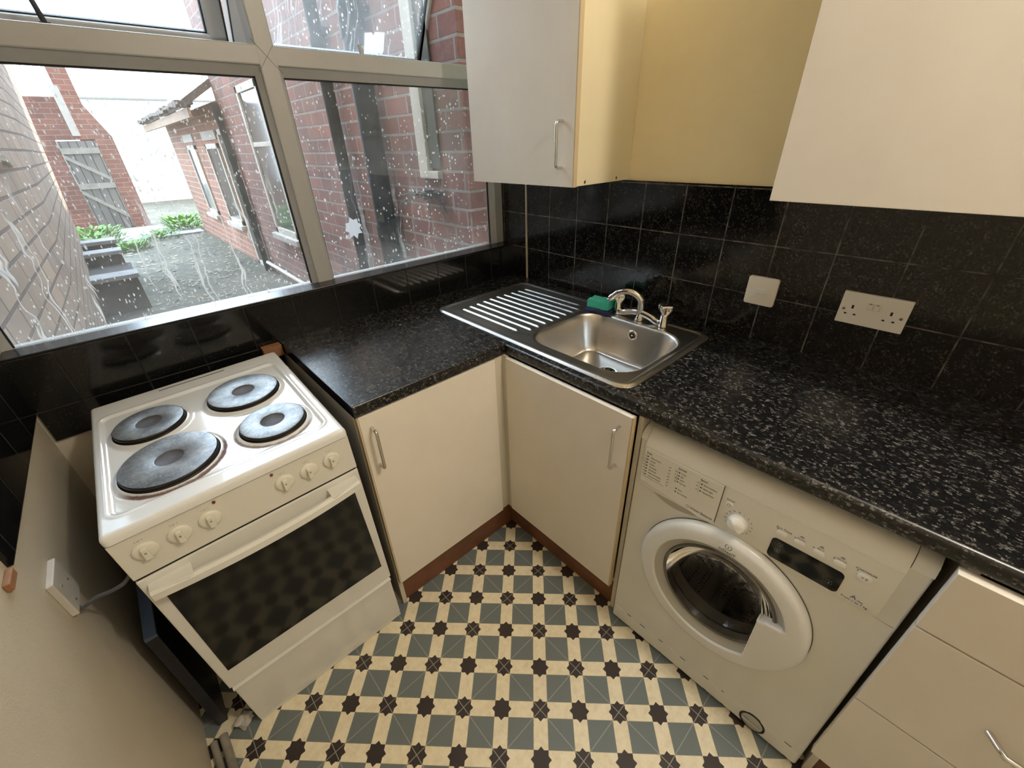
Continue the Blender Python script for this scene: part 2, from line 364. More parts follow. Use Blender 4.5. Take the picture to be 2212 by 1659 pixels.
def tag(o, label, cat, group=None):
    o['label'] = label; o['category'] = cat
    if group: o['group'] = group
    return o
def thing(name, label, cat, loc=(0, 0, 0), group=None):
    o = bpy.data.objects.new(name, None); COL.objects.link(o); o.location = loc; o.empty_display_size = .05; return tag(o, label, cat, group)
def struct(o): o['kind'] = 'structure'; return o
def copy_tree(o, parent=None):
    kids = list(o.children); c = o.copy(); COL.objects.link(c)
    if parent: c.parent = parent
    for k in kids: copy_tree(k, c)
    return c
def rrect(x0, x1, y0, y1, r, n=6):
    out = []
    for cx, cy, a in ((x1 - r, y1 - r, 0), (x0 + r, y1 - r, PI / 2), (x0 + r, y0 + r, PI), (x1 - r, y0 + r, 3 * PI / 2)):
        for k in range(n + 1): out.append((cx + r * math.cos(a + PI / 2 * k / n), cy + r * math.sin(a + PI / 2 * k / n)))
    return out
def sdf_rr(x, y, x0, x1, y0, y1, r):
    dx = abs(x - (x0 + x1) / 2) - (x1 - x0) / 2 + r; dy = abs(y - (y0 + y1) / 2) - (y1 - y0) / 2 + r
    return math.hypot(max(dx, 0), max(dy, 0)) + min(max(dx, dy), 0) - r
def sstep(a, b, x):
    t = min(max((x - a) / (b - a), 0), 1); return t * t * (3 - 2 * t)
def heightfield(b, x0, x1, y0, y1, r, st, fz, zbot, mi=0):
    nx, ny = int((x1 - x0) / st), int((y1 - y0) / st); g = {}
    def cl(x, y):   # clamp to the rounded rectangle
        ax, ay = min(max(x, x0 + r), x1 - r), min(max(y, y0 + r), y1 - r); dx, dy = x - ax, y - ay; d = math.hypot(dx, dy)
        if d > r and (abs(dx) > 1e-9 and abs(dy) > 1e-9): return ax + dx / d * r, ay + dy / d * r
        return x, y
    for i in range(nx + 1):
        for j in range(ny + 1):
            x, y = cl(x0 + (x1 - x0) * i / nx, y0 + (y1 - y0) * j / ny); g[i, j] = b.verts.new((x, y, fz(x, y)))
    for i in range(nx):
        for j in range(ny):
            f = b.faces.new((g[i, j], g[i + 1, j], g[i + 1, j + 1], g[i, j + 1])); f.smooth = True; f.material_index = mi
    ring = [g[i, 0] for i in range(nx + 1)] + [g[nx, j] for j in range(1, ny + 1)] + [g[i, ny] for i in range(nx - 1, -1, -1)] + [g[0, j] for j in range(ny - 1, 0, -1)]
    low = [b.verts.new((v.co.x, v.co.y, zbot)) for v in ring]; n = len(ring)
    for k in range(n):
        f = b.faces.new((ring[k], low[k], low[(k + 1) % n], ring[(k + 1) % n])); f.smooth = True; f.material_index = mi
    bmesh.ops.remove_doubles(b, verts=b.verts, dist=1e-5)
    bmesh.ops.dissolve_degenerate(b, edges=b.edges, dist=1e-6)
    return b

ZT = .9036           # worktop top
XL = -1.80           # left wall
# ================================================================= room
b = box(nb(), XL - .2, .2, -3.4, .2, -.12, 0); struct(obj('floor', b, 'floor'))
b = box(nb(), XL - .2, .2, -3.4, .2, 2.62, 2.75); struct(obj('ceiling', b, 'ceil'))
b = box(nb(), 0, .2, -3.4, .13, 0, 2.62); wr = struct(obj('wall_right', b, 'wall'))
b = nb(); box(b, -.009, .0005, -3.4, -.118, ZT - .02, 1.364, 0); box(b, -.006, .0005, -.108, .064, ZT - .02, 1.75, 0)
obj('wall_tiles', b, 'tile_r', wr)
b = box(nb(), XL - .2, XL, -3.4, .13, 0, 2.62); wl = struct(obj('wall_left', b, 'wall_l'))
b = box(nb(), XL - .0005, XL + .008, -.655, 0, .8914, 2.2); obj('wall_tiles', b, 'tile_l', wl)
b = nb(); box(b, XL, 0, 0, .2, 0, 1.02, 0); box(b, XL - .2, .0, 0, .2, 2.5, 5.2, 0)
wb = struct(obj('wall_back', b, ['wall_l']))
b = nb(); box(b, -1.1607, 0, -.010, .0005, ZT - .02, 1.0545, 0); box(b, XL + .008, -1.1607, -.010, .0005, .80, 1.0545, 0)
obj('wall_tiles', b, 'tile_b', wb)
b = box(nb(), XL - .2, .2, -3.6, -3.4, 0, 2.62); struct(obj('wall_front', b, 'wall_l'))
b = box(nb(), -.013, 0, -.118, -.108, ZT, 1.75, .001); t_ = struct(obj('trim_1', b, 'trim'))
b = box(nb(), XL, XL + .010, -.712, -.668, .882, .898, .002); t_ = struct(obj('trim_2', b, 'wood'))

# ----------------------------------------------------------------- window
win = bpy.data.objects.new('window_1', None); COL.objects.link(win); struct(win)
yf, yb = .062, .128
b = nb()
def bar(b, x0, x1, z0, z1, y0=yf, y1=yb, bev=.004): box(b, x0, x1, y0, y1, z0, z1, bev)
bar(b, XL, -1.787, 1.02, 2.52); bar(b, -.052, 0, 1.02, 2.52); bar(b, XL, 0, 2.46, 2.52); bar(b, XL, 0, 1.02, 1.052)
bar(b, -.952, -.898, 1.02, 2.5, yf - .003); bar(b, XL + .04, -.05, 1.718, 1.768, yf - .0025)
obj('window_frame', b, 'pvc', win)
for sx in (1, -1):   # welded corner joints at the crossing
    cx, cz, hw, hh = -.925, 1.740, .034, .040; q = .0007
    b = prism(nb(), [(cx - sx * hw - q, cz - hh), (cx - sx * hw + q, cz - hh), (cx + sx * hw + q, cz + hh), (cx + sx * hw - q, cz + hh)], 'y', yf - .0036, yf - .0028); obj('frame_joint', b, 'joint', win)
def bead(b, x0, x1, z0, z1, w=.014, wt=.027):   # chamfered glazing bead round a pane
    for (a0, a1, c0, c1, m_) in ((x0, x0 + w, z0, z1, 'l'), (x1 - w, x1, z0, z1, 'r'), (x0, x1, z0, z0 + w, 'b'), (x0, x1, z1 - w, z1, 't')):
        if m_ == 'l': prism(b, [(x0, yf + .005), (x0 + w, yf + .022), (x0 + w, yf + .034), (x0, yf + .034)], 'z', z0, z1)
        if m_ == 'r': prism(b, [(x1, yf + .005), (x1 - w, yf + .022), (x1 - w, yf + .034), (x1, yf + .034)], 'z', z0, z1)
        if m_ == 't': prism(b, [(yf + .002, z1), (yf + .024, z1 - wt), (yf + .034, z1 - wt), (yf + .034, z1)], 'x', x0, x1)
        if m_ == 'b': prism(b, [(yf + .005, z0), (yf + .022, z0 + w * .4), (yf + .034, z0 + w * .4), (yf + .034, z0)], 'x', x0, x1)
PL = ((-1.787, -.952, 1.044, 1.720), (-.898, -.052, 1.044, 1.720))
b = nb()
for p in PL: bead(b, *p)
obj('glazing_bead', b, 'pvc', win)
b = nb()
for x0, x1, z0, z1 in PL:
    for q in ((x0 + .012, x0 + .018, z0, z1), (x1 - .018, x1 - .012, z0, z1), (x0, x1, z1 - .031, z1 - .025)): box(b, q[0], q[1], yf + .030, yf + .037, q[2], q[3])
obj('gasket', b, 'pvc_d', win)
obj('window_pane', box(nb(), -1.787, -.952, .098, .102, 1.044, 1.72), 'glass', win)
obj('window_pane', box(nb(), -.898, -.052, .098, .102, 1.044, 1.72), 'glass2', win)
b = nb(); box(b, XL + .008, -.006, -.012, .068, 1.0505, 1.0565, .002)
obj('window_sill', b, 'ledge', win)
b = nb()   # open top-hung sashes
def sash(x0, x1, piv, th, L, gm):
    r = bpy.data.objects.new('opening_sash', None); COL.objects.link(r); r.parent = win; r.location = piv; r.rotation_euler = (th, 0, 0)
    w = .052; b = nb()
    box(b, x0, x0 + w, -.03, .03, -L, 0, .004); box(b, x1 - w, x1, -.03, .03, -L, 0, .004); box(b, x0, x1, -.03, .03, -.05, 0, .004); box(b, x0, x1, -.03, .03, -L, -L + .03, .004)
    obj('sash_frame', b, 'pvc', r)
    b = nb()
    for q in ((x0 + w - .002, x0 + w + .003), (x1 - w - .003, x1 - w + .002)): box(b, q[0], q[1], -.012, .004, -L + .02, -.04)
    box(b, x0 + w, x1 - w, -.012, .004, -L + .028, -L + .033); box(b, x0, x0 + .004, -.031, -.024, -L, 0); box(b, x1 - .004, x1, -.034, -.02, -L, 0)
    obj('gasket', b, 'pvc_d', r)
    o = obj('window_pane', box(nb(), x0 + w - .005, x1 - w + .005, -.002, .002, -L + .02, -.02), gm, r)
    o.location = (0, 0, 0)
    return r
def put(x0, x1, yb_, zb_, th, L, gm):
    sash(x0, x1, (0, yb_ - L * math.sin(th), zb_ + L * math.cos(th)), th, L, gm)
put(-1.785, -.955, .335, 1.800, math.radians(22), .66, 'glass2')
put(-.895, -.060, .52, 1.812, math.radians(31), .66, 'glass2')
b = nb(); box(b, -1.405, -1.385, .09, .098, 1.768, 1.775, .001); tube(b, [(-1.395, .095, 1.772), (-1.40, .20, 1.86), (-1.42, .30, 1.93)], .006); obj('stay_arm', b, 'pvc_d', win)
b = nb(); tube(b, [(-.60, .09, 1.768), (-.602, .09, 1.785), (-.606, .09, 1.80)], [.008, .0075, .006], 10); obj('stay_peg', b, 'pvc', win, smooth=True)

# stickers on the glass
random.seed(3)
pts = []
for k in range(16):
    a = 2 * PI * k / 16 + .2; r = (.037 if k % 2 == 0 else .026) * random.uniform(.9, 1.15); pts.append((-.757 + r * math.cos(a), 1.223 + r * 1.05 * math.sin(a)))
tag(obj('window_sticker', prism(nb(), pts, 'y', .0955, .0978), 'paper'), 'white flower-shaped paper sticker low on the lower right window pane', 'sticker')
th = math.radians(31); zc0 = 1.812
b = nb()
def on_sash(x, s): return Vector((x, .52 - (.03) * math.sin(th) * 0 - s * math.sin(th) - .0045 * math.cos(th), zc0 + s * math.cos(th) - .0045 * math.sin(th)))
N_ = Vector((0, -math.cos(th), -math.sin(th))) * .001
pp = [(-.375, .055), (-.352, .058), (-.345, .052), (-.340, .060), (-.308, .062), (-.307, .018), (-.312, .008), (-.325, .010), (-.33, .004), (-.345, .008), (-.374, .006)]
pp = [(-.385 + (x + .375) * 1.35, .03 + y * 1.5) for x, y in pp]
A = [b.verts.new(on_sash(*p)) for p in pp]; B_ = [b.verts.new(on_sash(*p) + N_) for p in pp]
b.faces.new(A); b.faces.new(B_[::-1])
for i in range(len(A)): b.faces.new((A[i], A[(i + 1) % len(A)], B_[(i + 1) % len(A)], B_[i]))
tag(obj('window_sticker', b, 'paper'), 'torn square white paper sticker on the open upper right window', 'sticker')

# ================================================================= kitchen units
def handle(parent, p, L, n, name='handle'):
    # D handle: p centre on door face, n outward direction (unit, horizontal); vertical bar
    n = Vector(n); p = Vector(p); o = .030; r = .010; P = [p + Vector((0, 0, L / 2))]
    for k in range(0, 7):
        a = PI / 2 * k / 6; P.append(p + n * (o - r + r * math.sin(a)) + Vector((0, 0, L / 2 - r + r * math.cos(a))))
    Q = [Vector((q.x, q.y, 2 * p.z - q.z)) for q in P[::-1]]
    return obj(name, tube(nb(), P + Q, .0048, 14), 'chrome2', parent, smooth=True)
def bowed(parent, p, W_, n, t, name='handle'):
    n = Vector(n); p = Vector(p); t = Vector(t); P = []
    for k in range(21):
        a = k / 20; u = (a - .5) * W_; h = .030 * min(1, math.sin(PI * a) * 2.2); P.append(p + t * u + n * h)
    return obj(name, tube(nb(), P, .0058, 14), 'chrome2', parent, smooth=True)

# --- base cabinet beside cooker
c = thing('base_cabinet', 'cream base cabinet under the window, right of the cooker', 'cabinet', (-.91, -.31, 0))
def P_(b): bmesh.ops.translate(b, vec=(.91, .31, 0), verts=b.verts); return b
b = nb(); box(b, -1.1595, -1.1435, -.603, -.012, 0, .866, .001); box(b, -1.1435, -.66, -.60, -.012, .14, .156); box(b, -1.1435, -.66, -.028, -.012, .156, .80); box(b, -.676, -.66, -.60, -.028, .156, .85)
obj('carcass', P_(b), 'carcass', c)
d = obj('door', P_(box(nb(), -1.153, -.664, -.6218, -.6045, .142, .862, .0012)), 'cab', c)
handle(d, (-1.1235 + .91, -.6218 + .31, .752), .134, (0, -1, 0))
obj('door_edging', P_(box(nb(), -1.1575, -1.1535, -.6215, -.6045, .142, .862)), 'cab_edge', c)
obj('corner_post', P_(box(nb(), -.6635, -.6135, -.614, -.602, .142, .866)), 'carcass', c)
obj('plinth', P_(box(nb(), -1.1435, -.578, -.592, -.574, 0, .139, .001)), 'plinth', c)
# --- sink cabinet
c = thing('base_cabinet', 'cream base cabinet under the sink, left of the washing machine', 'cabinet', (-.3, -.89, 0))
def P_(b): bmesh.ops.translate(b, vec=(.3, .89, 0), verts=b.verts); return b
b = nb(); box(b, -.603, -.02, -1.1575, -1.1425, 0, .866, .001); box(b, -.60, -.02, -1.144, -.64, .14, .156); box(b, -.60, -.02, -.640, -.624, .156, .70)
obj('carcass', P_(b), 'carcass', c)
d = obj('door', P_(box(nb(), -.6304, -.613, -1.1384, -.6372, .142, .862, .0012)), 'cab', c)
handle(d, (-.6304 + .3, -1.1055 + .89, .750), .137, (-1, 0, 0))
obj('door_edging', P_(box(nb(), -.630, -.613, -1.1425, -1.139, .142, .862)), 'cab_edge', c)
obj('corner_post', P_(box(nb(), -.626, -.614, -.6365, -.6145, .142, .866)), 'carcass', c)
obj('plinth', P_(box(nb(), -.592, -.574, -1.144, -.594, 0, .139, .001)), 'plinth', c)
# --- drawer unit
c = thing('drawer_unit', 'cream drawer unit at the right, beyond the washing machine', 'cabinet', (-.3, -2.05, 0))
def P_(b): bmesh.ops.translate(b, vec=(.3, 2.05, 0), verts=b.verts); return b
b = nb(); box(b, -.605, -.02, -1.790, -1.774, 0, .866, .001); box(b, -.60, -.02, -2.36, -1.79, .135, .151); box(b, -.605, -.02, -2.376, -2.36, 0, .866)
obj('carcass', P_(b), 'carcass', c)
for z0, z1 in ((.7085, .860), (.4275, .7045), (.137, .4235)):
    d = obj('drawer', P_(box(nb(), -.6304, -.608, -2.372, -1.764, z0, z1, .0012)), 'cab', c)
    bowed(d, (-.6304 + .3, -1.99 + 2.05, (z0 + z1) / 2 + (.0 if z1 < .86 else 0)), .15, (-1, 0, 0), (0, 1, 0))
obj('plinth', P_(box(nb(), -.592, -.574, -2.36, -1.79, 0, .134, .001)), 'plinth', c)

# --- worktops
def wt_profile(x_front, x_back, r=.011, r2=.008):
    z1, z0 = ZT, ZT - .037; P = [(x_back, z1)]
    for k in range(7): a = PI / 2 * k / 6; P.append((x_front + r - r * math.sin(a), z1 - r + r * math.cos(a)))
    for k in range(5): a = PI / 2 * k / 4; P.append((x_front + r2 - r2 * math.cos(a), z0 + r2 - r2 * math.sin(a)))
    P.append((x_back, z0)); return P
b = nb(); prism(b, wt_profile(-.617, -.57), 'y', -2.45, -.621); box(b, -.617, -.57, -.621, -.0005, ZT - .037, ZT)
box(b, -.57, -.0, -.16, -.0005, ZT - .037, ZT); box(b, -.57, -.0, -2.45, -1.055, ZT - .037, ZT)
box(b, -.57, -.535, -1.055, -.16, ZT - .037, ZT); box(b, -.16, -.0, -1.055, -.16, ZT - .037, ZT); box(b, -.535, -.16, -.615, -.16, ZT - .037, ZT)
tag(obj('worktop', b, 'work', smooth=True), 'long black speckled worktop holding the sink and covering the washing machine', 'worktop')
b = nb()
prism(b, wt_profile(-.6208, -.0005, .006, .004), 'x', -1.1587, -.6174)
o = obj('worktop', b, 'work', smooth=True); tag(o, 'short black worktop under the window between cooker and sink drainer', 'worktop')
obj('edge_strip', box(nb(), -1.1612, -1.1588, -.6215, -.001, ZT - .037, ZT + .0004), 'ledge', o)
# piece of wood at the wall by the cooker
tag(obj('wood_offcut', box(nb(), -1.2255, -1.164, -.045, -.0115, .862, .902, .001), 'wood'), 'small bare wooden block against the tiles behind the cooker corner', 'wood block')

# --- sink
s = thing('sink', 'stainless steel sink with ribbed drainer set in the black worktop', 'sink', (-.33, -.62, ZT))
SX0, SX1, SY0, SY1 = -.590, -.072, -1.090, -.150
BX0, BX1, BY0, BY1 = -.525, -.165, -1.040, -.630
def sinkz(x, y):
    s0 = -sdf_rr(x, y, SX0, SX1, SY0, SY1, .055)     # inside positive
    z = .0015 + .0042 * sstep(0, .013, s0) - .0036 * sstep(.018, .030, s0)
    # drainer dish
    sd_ = -sdf_rr(x, y, -.535, -.115, -.625, -.185, .05)
    z -= .001 * sstep(0, .02, sd_)
    if -.612 < y < -.215:
        k = (x + .505) / .0395; kk = round(k)
        if 0 <= kk <= 9:
            e0, e1 = -.215 - .004 * abs(kk - 4.5), -.612 + (.035 if kk in (0, 9) else 0)
            wdt = abs(k - kk) * .0395
            z += .0046 * (1 - sstep(.0025, .0095, wdt)) * sstep(0, .02, e0 - y) * sstep(0, .02, y - e1)
    sb = -sdf_rr(x, y, BX0, BX1, BY0, BY1, .088)
    if sb > -.012:
        z -= .003 * sstep(-.012, 0, sb)
        z -= .140 * sstep(-.004, .042, sb) ** .85
        if sb > .04: z -= .008 * sstep(.25, .0, math.hypot(x + .315, y + .835))
    return z
b = heightfield(nb(), SX0, SX1, SY0, SY1,   .055, .0026, sinkz, -.001)
bmesh.ops.translate(b, vec=(.33, .62, 0), verts=b.verts)
obj('sink_bowl', b, 'steel', s)
b = lathe(nb(), [(.0, -.1595), (.018, -.1595), (.022, -.158), (.034, -.1555), (.040, -.1535), (.043, -.1545), (.043, -.158)], 'z', (-.315 + .33, -.835 + .62, .0115), 40); obj('drain', b, 'chrome', s)
b = lathe(nb(), [(.0, 0), (.011, 0), (.012, .004), (.017, .006), (.020, .003), (.020, 0)], 'x', (-.1755 + .33, -.842 + .62, -.040), 28, sign=-1)
ov = obj('overflow', b, 'chrome', s)
b = lathe(nb(), [(.0, .0062), (.0115, .0062)], 'x', (-.1755 + .33, -.842 + .62, -.040), 24, sign=-1); lathe(b, [(0, .008), (.003, .0075), (.0035, .0055)], 'x', (-.1755 + .33, -.842 + .62, -.040), 12, mi=1, sign=-1)
obj('overflow_hole', b, ['black', 'chrome'], ov)

# --- mixer tap
t = thing('mixer_tap', 'chrome kitchen mixer tap with two crystal-shaped handles at the sink', 'tap', (-.122, -.829, ZT + .0036))
b = nb()
P = smooth_path([(0, .097, .016), (0, .075, .010), (0, .045, .020), (0, .015, .026), (0, -.015, .026), (0, -.045, .020), (0, -.075, .010), (0, -.097, .016)], 6); tube(b, P, .0135, 18)
lathe(b, [(.0, .0), (.017, .0), (.018, .006), (.015, .012), (.0145, .030), (.015, .040), (.0, .040)], 'z', (0, 0, 0), 28); obj('tap_body', b, 'chrome', t, smooth=True)
for sy in (1, -1):
    b = lathe(nb(), [(.0, .0), (.0165, .0), (.0165, .006), (.0145, .010), (.0140, .040), (.012, .046), (.0, .046)], 'z', (0, sy * .097, 0), 28)
    obj('pillar', b, 'chrome', t, smooth=True)
    b = nb(); n = 48; rows = []
    for r, h in ((.0115, .044), (.0145, .049), (.0235, .064), (.0255, .074), (.0225, .081), (.009, .084)):
        rows.append([b.verts.new((r * (1 + .16 * math.cos(4 * 2 * PI * k / n)) * math.cos(2 * PI * k / n), sy * .097 + r * (1 + .16 * math.cos(4 * 2 * PI * k / n)) * math.sin(2 * PI * k / n), h)) for k in range(n)])
    for i in range(len(rows) - 1):
        for k in range(n): b.faces.new((rows[i][k], rows[i][(k + 1) % n], rows[i + 1][(k + 1) % n], rows[i + 1][k]))
    b.faces.new(rows[-1]); b.faces.new(rows[0][::-1]); obj('handle', b, 'chrome', t, smooth=True)
b = nb(); P = smooth_path([(0, 0, .038), (0, 0, .062), (-.003, .006, .082), (-.010, .030, .098), (-.018, .060, .100), (-.026, .088, .090), (-.031, .105, .074)], 8)
tube(b, P, [.0140 - .0035 * i / len(P) for i in range(len(P))], 18)
d_ = (P[-1] - P[-2]).normalized(); tube(b, [P[-1] - d_ * .004, P[-1] + d_ * .002, P[-1] + d_ * .018, P[-1] + d_ * .020], [.0115, .0125, .0125, .011], 20)
obj('spout', b, 'chrome', t, smooth=True)

# --- sponge and scourer
def lump(x0, x1, y0, y1, z0, z1, st, amp, rot, loc, name, mat, label, cat):
    b = box(nb(), x0, x1, y0, y1, z0, z1); bmesh.ops.subdivide_edges(b, edges=b.edges, cuts=9, use_grid_fill=True)
    for v in b.verts:
        q = v.co * st; v.co += Vector((noise.noise(q), noise.noise(q + Vector((9, 3, 1))), noise.noise(q + Vector((2, 8, 5))))) * amp
    o = obj(name, b, mat, None, loc, smooth=True); o.rotation_euler = (0, 0, rot); return tag(o, label, cat)
lump(-.038, .038, -.052, .052, 0, .012, 45, .006, .15, (-.145, -.665, ZT + .0042), 'scouring_pad', 'scour', 'dark blue scouring pad lying under the green sponge on the sink', 'scourer')
lump(-.030, .030, -.046, .046, 0, .030, 60, .0025, .12, (-.139, -.663, ZT + .0178), 'sponge', 'sponge', 'green washing-up sponge resting on the sink behind the bowl', 'sponge')

# --- wall cabinets
c = thing('wall_cabinet', 'narrow cream wall cabinet beside the window with exposed side panel', 'cabinet', (0, -.38, 1.364))
def P_(b): bmesh.ops.translate(b, vec=(0, .38, -1.364), verts=b.verts); return b
obj('carcass', P_(box(nb(), -.2966, -.0005, -.6414, -.128, 1.366, 2.085, .001)), 'cab_side', c)
obj('door_edging', P_(box(nb(), -.3144, -.2966, -.6414, -.6375, 1.364, 2.085)), 'cab_edge', c)
d = obj('door', P_(box(nb(), -.3146, -.2968, -.637, -.126, 1.364, 2.085, .001)), 'cab', c)
handle(d, (-.3146, -.591 + .38, 1.4845 - 1.364), .128, (-1, 0, 0))
for x in (-.256, -.080):
    b = lathe(nb(), [(0, .0012), (.0042, .0012), (.0055, 0)], 'y', (x, -.6414 + .38, 1.3765 - 1.364), 16, sign=-1); obj('screw', b, 'screw', c)
c = thing('wall_cabinet', 'wide cream wall cabinet at the upper right above the sockets', 'cabinet', (0, -1.53, 1.364))
def P_(b): bmesh.ops.translate(b, vec=(0, 1.53, -1.364), verts=b.verts); return b
obj('carcass', P_(box(nb(), -.2966, -.0005, -2.24, -1.2300, 1.366, 2.085, .001)), 'cab_side', c)
for y0, y1, hy in ((-1.80, -1.2287, -1.755), (-2.24, -1.804, -1.85)):
    d = obj('door', P_(box(nb(), -.3146, -.2968, y0, y1, 1.364, 2.085, .001)), 'cab', c)
    handle(d, (-.3146, hy + 1.53, 1.4845 - 1.364), .128, (-1, 0, 0))

# --- electrics
s = thing('fused_switch', 'square white single switch plate on the black tiles right of the tap', 'switch', (-.009, -1.180, 1.067))
b = prism(nb(), rrect(-.044, .044, -.044, .044, .007), 'x', -.0115, 0, bev=.0015); obj('face_plate', b, 'plastic', s, smooth=True)
b = box(nb(), -.0125, -.010, -.017, .015, -.008, .009, .0008); r_ = obj('switch_surround', b, 'plastic', s)
b = box(nb(), -.0160, -.012, -.014, .011, -.006, .007, .0012); obj('rocker', b, 'button', s)
s = thing('double_socket', 'white double electrical socket on the black tiles above the worktop', 'socket', (-.009, -1.463, 1.071))
b = prism(nb(), rrect(-.0745, .0745, -.044, .044, .002), 'x', -.0105, 0, bev=.0012); fp = obj('face_plate', b, 'plastic', s)
for sg, cy in ((1, .045), (-1, -.040)):   # sg=+1 is the left outlet in view (towards the window)
    b = nb()
    box(b, -.0108, -.0100, cy - .0025, cy + .0025, -.001, .009); box(b, -.0108, -.0100, cy + .0085, cy + .0145, -.0185, -.0145); box(b, -.0108, -.0100, cy - .0125, cy - .0065, -.0185, -.0145)
    obj('pin_holes', b, 'socket_d', fp)
for cy in (.0085, -.0065):
    b = nb(); box(b, -.0145, -.0100, cy - .006, cy + .006, .005, .022, .0015); obj('rocker', b, 'plastic', s)
    obj('rocker_mark', box(nb(), -.0149, -.0140, cy - .003, cy + .003, .0195, .0212), 'ink', s)
for cy in (.0635, -.0625):
    b = lathe(nb(), [(0, .0012), (.003, .0012), (.0038, 0)], 'x', (-.0105, cy, -.004), 14, sign=-1); obj('screw', b, 'screw', s)

# ================================================================= cooker
ck = thing('cooker', 'white freestanding electric cooker with four solid hotplates', 'cooker', (-1.4267, -.6388, .0))
ck.rotation_mode = 'YXZ'; ck.rotation_euler = (.032, -.0229, -.0092)
W2, D2, H2 = .24375, .584, .8805
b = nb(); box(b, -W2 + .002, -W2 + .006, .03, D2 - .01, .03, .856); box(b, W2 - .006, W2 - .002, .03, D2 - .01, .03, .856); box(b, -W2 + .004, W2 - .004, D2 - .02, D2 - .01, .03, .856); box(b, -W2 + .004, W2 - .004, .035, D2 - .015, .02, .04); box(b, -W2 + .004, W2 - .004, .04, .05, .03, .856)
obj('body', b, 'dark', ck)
plates = [(-.104, .163, .097), (-.123, .367, .077), (.097, .360, .090), (.116, .149, .077)]
def hobz(x, y):
    e = -sdf_rr(x, y, -W2, W2, -.004, D2, .012); z = H2
    if e < .010: z -= .010 - math.sqrt(max(0, .0001 - (.010 - e) ** 2))
    r = -sdf_rr(x, y, -.222, .213, .050, .497, .022); z += .0012 * sstep(-.012, -.004, r) - .0052 * sstep(-.003, .007, r)
    for cx, cy, pr in plates:
        d = math.hypot(x - cx, y - cy); z += .0052 * (1 - sstep(pr + .004, pr + .016, d))
    return z
b = heightfield(nb(), -W2, W2, -.004, D2, .012, .0029, hobz, .8575)
hob = obj('hob', b, 'hob', ck)
obj('vent_slot', box(nb(), -.086, .084, .5545, .5578, .870, .8809), 'black', ck)
for cx, cy, pr in plates:
    zb_ = H2
    b = lathe(nb(), [(pr + .004, -.0005), (pr + .003, .0012), (pr - .001, .0018), (pr - .002, .004), (pr, .0055), (pr, .0105), (pr - .002, .0125)], 'z', (cx, cy, zb_), 64)
    p_ = obj('hotplate', b, 'plate_rim', ck)
    b = lathe(nb(), [(pr - .002, .0125), (pr - .006, .0132), (.031, .0128), (.0285, .0122)], 'z', (cx, cy, zb_), 64); obj('plate_surface', b, 'plate', p_)
    b = lathe(nb(), [(.0285, .0121), (.0275, .0110), (.004, .0112), (0, .0112)], 'z', (cx, cy, zb_), 40); obj('plate_centre', b, 'plate_c', p_)
b = box(nb(), -W2 + .001, W2 - .001, 0, .045, .746, .8545, .002); cp = obj('control_panel', b, 'panel', ck)
for i, kx in enumerate((-.1975, -.1385, -.0822, .0743, .1315, .1885)):
    b = lathe(nb(), [(.0215, 0), (.0215, .003), (.0200, .0045), (.0165, .006), (0, .006)], 'y', (kx, 0, .8075), 40, sign=-1); k_ = obj('knob', b, 'knob', ck, smooth=True)
    b = prism(nb(), [(kx - .0062, .7915), (kx + .0062, .7915), (kx + .0054, .8205), (kx - .0054, .8205)], 'y', -.0135, -.005, bev=.0012); obj('knob_grip', b, 'knob', k_)
    b = lathe(nb(), [(0, .0140), (.0022, .0140), (.0022, .0125)], 'y', (kx, 0, .8105), 14, sign=-1); obj('knob_dot', b, 'ink_grey', k_)
for kx in (-.1975, -.1385, -.0822, .0743, .1315, .1885):
    b = nb()
    for dx in (-.0062, .0062): box(b, kx + dx - .0003, kx + dx + .0003, -.0004, 0, .8345, .8395)
    box(b, kx - .0028, kx - .0008, -.0004, 0, .8352, .8372); box(b, kx + .0008, kx + .0022, -.0004, 0, .8368, .8384)
    obj('dial_mark', b, 'ink_grey', cp)
for lx in (-.0623, .0556): obj('indicator_light', lathe(nb(), [(0, .003), (.003, .0025), (.0036, 0)], 'y', (lx, 0, .8450), 16, sign=-1), 'led', ck)
b = box(nb(), -W2 + .004, W2 - .004, .004, .04, .739, .747); obj('door_gap', b, 'black', ck)
b = nb(); box(b, -W2 + .001, W2 - .001, 0, .034, .243, .739, .003); dr = obj('oven_door', b, 'enamel', ck)
b = prism(nb(), [(-.2205, .318), (.2235, .318), (.2165, .672), (-.2175, .672)], 'y', -.0012, .002); obj('door_glass', b, 'ovenglass', dr)
b = nb(); n = 24; top = .722; rows = []
for k in range(n + 1):
    u = -.229 + .460 * k / n; q = -.024 - .018 * (1 - (2 * k / n - 1) ** 2)
    rows.append([b.verts.new((u, q, top)), b.verts.new((u, q - .008, top - .005)), b.verts.new((u, q - .009, top - .022)), b.verts.new((u, q - .002, top - .027)), b.verts.new((u, q + .008, top - .024)), b.verts.new((u, q + .009, top - .003))])
for i in range(n):
    for k in range(6): b.faces.new((rows[i][k], rows[i][(k + 1) % 6], rows[i + 1][(k + 1) % 6], rows[i + 1][k]))
b.faces.new(rows[0]); b.faces.new(rows[-1][::-1])
prism(b, [(-.229, -.024), (-.160, -.040), (-.152, -.038), (-.152, 0), (-.229, 0)], 'z', .699, .7215); prism(b, [(.231, -.024), (.162, -.040), (.154, -.038), (.154, 0), (.231, 0)], 'z', .699, .7215)
obj('oven_handle', b, 'enamel', dr, smooth=True)
b = nb(); box(b, -W2 + .006, W2 - .006, .002, .036, .028, .226, .003); prism(b, [(.002, .226), (-.006, .231), (-.006, .236), (.004, .239), (.03, .239), (.03, .226)], 'x', -W2 + .006, W2 - .006)
obj('storage_drawer', b, 'enamel', ck)
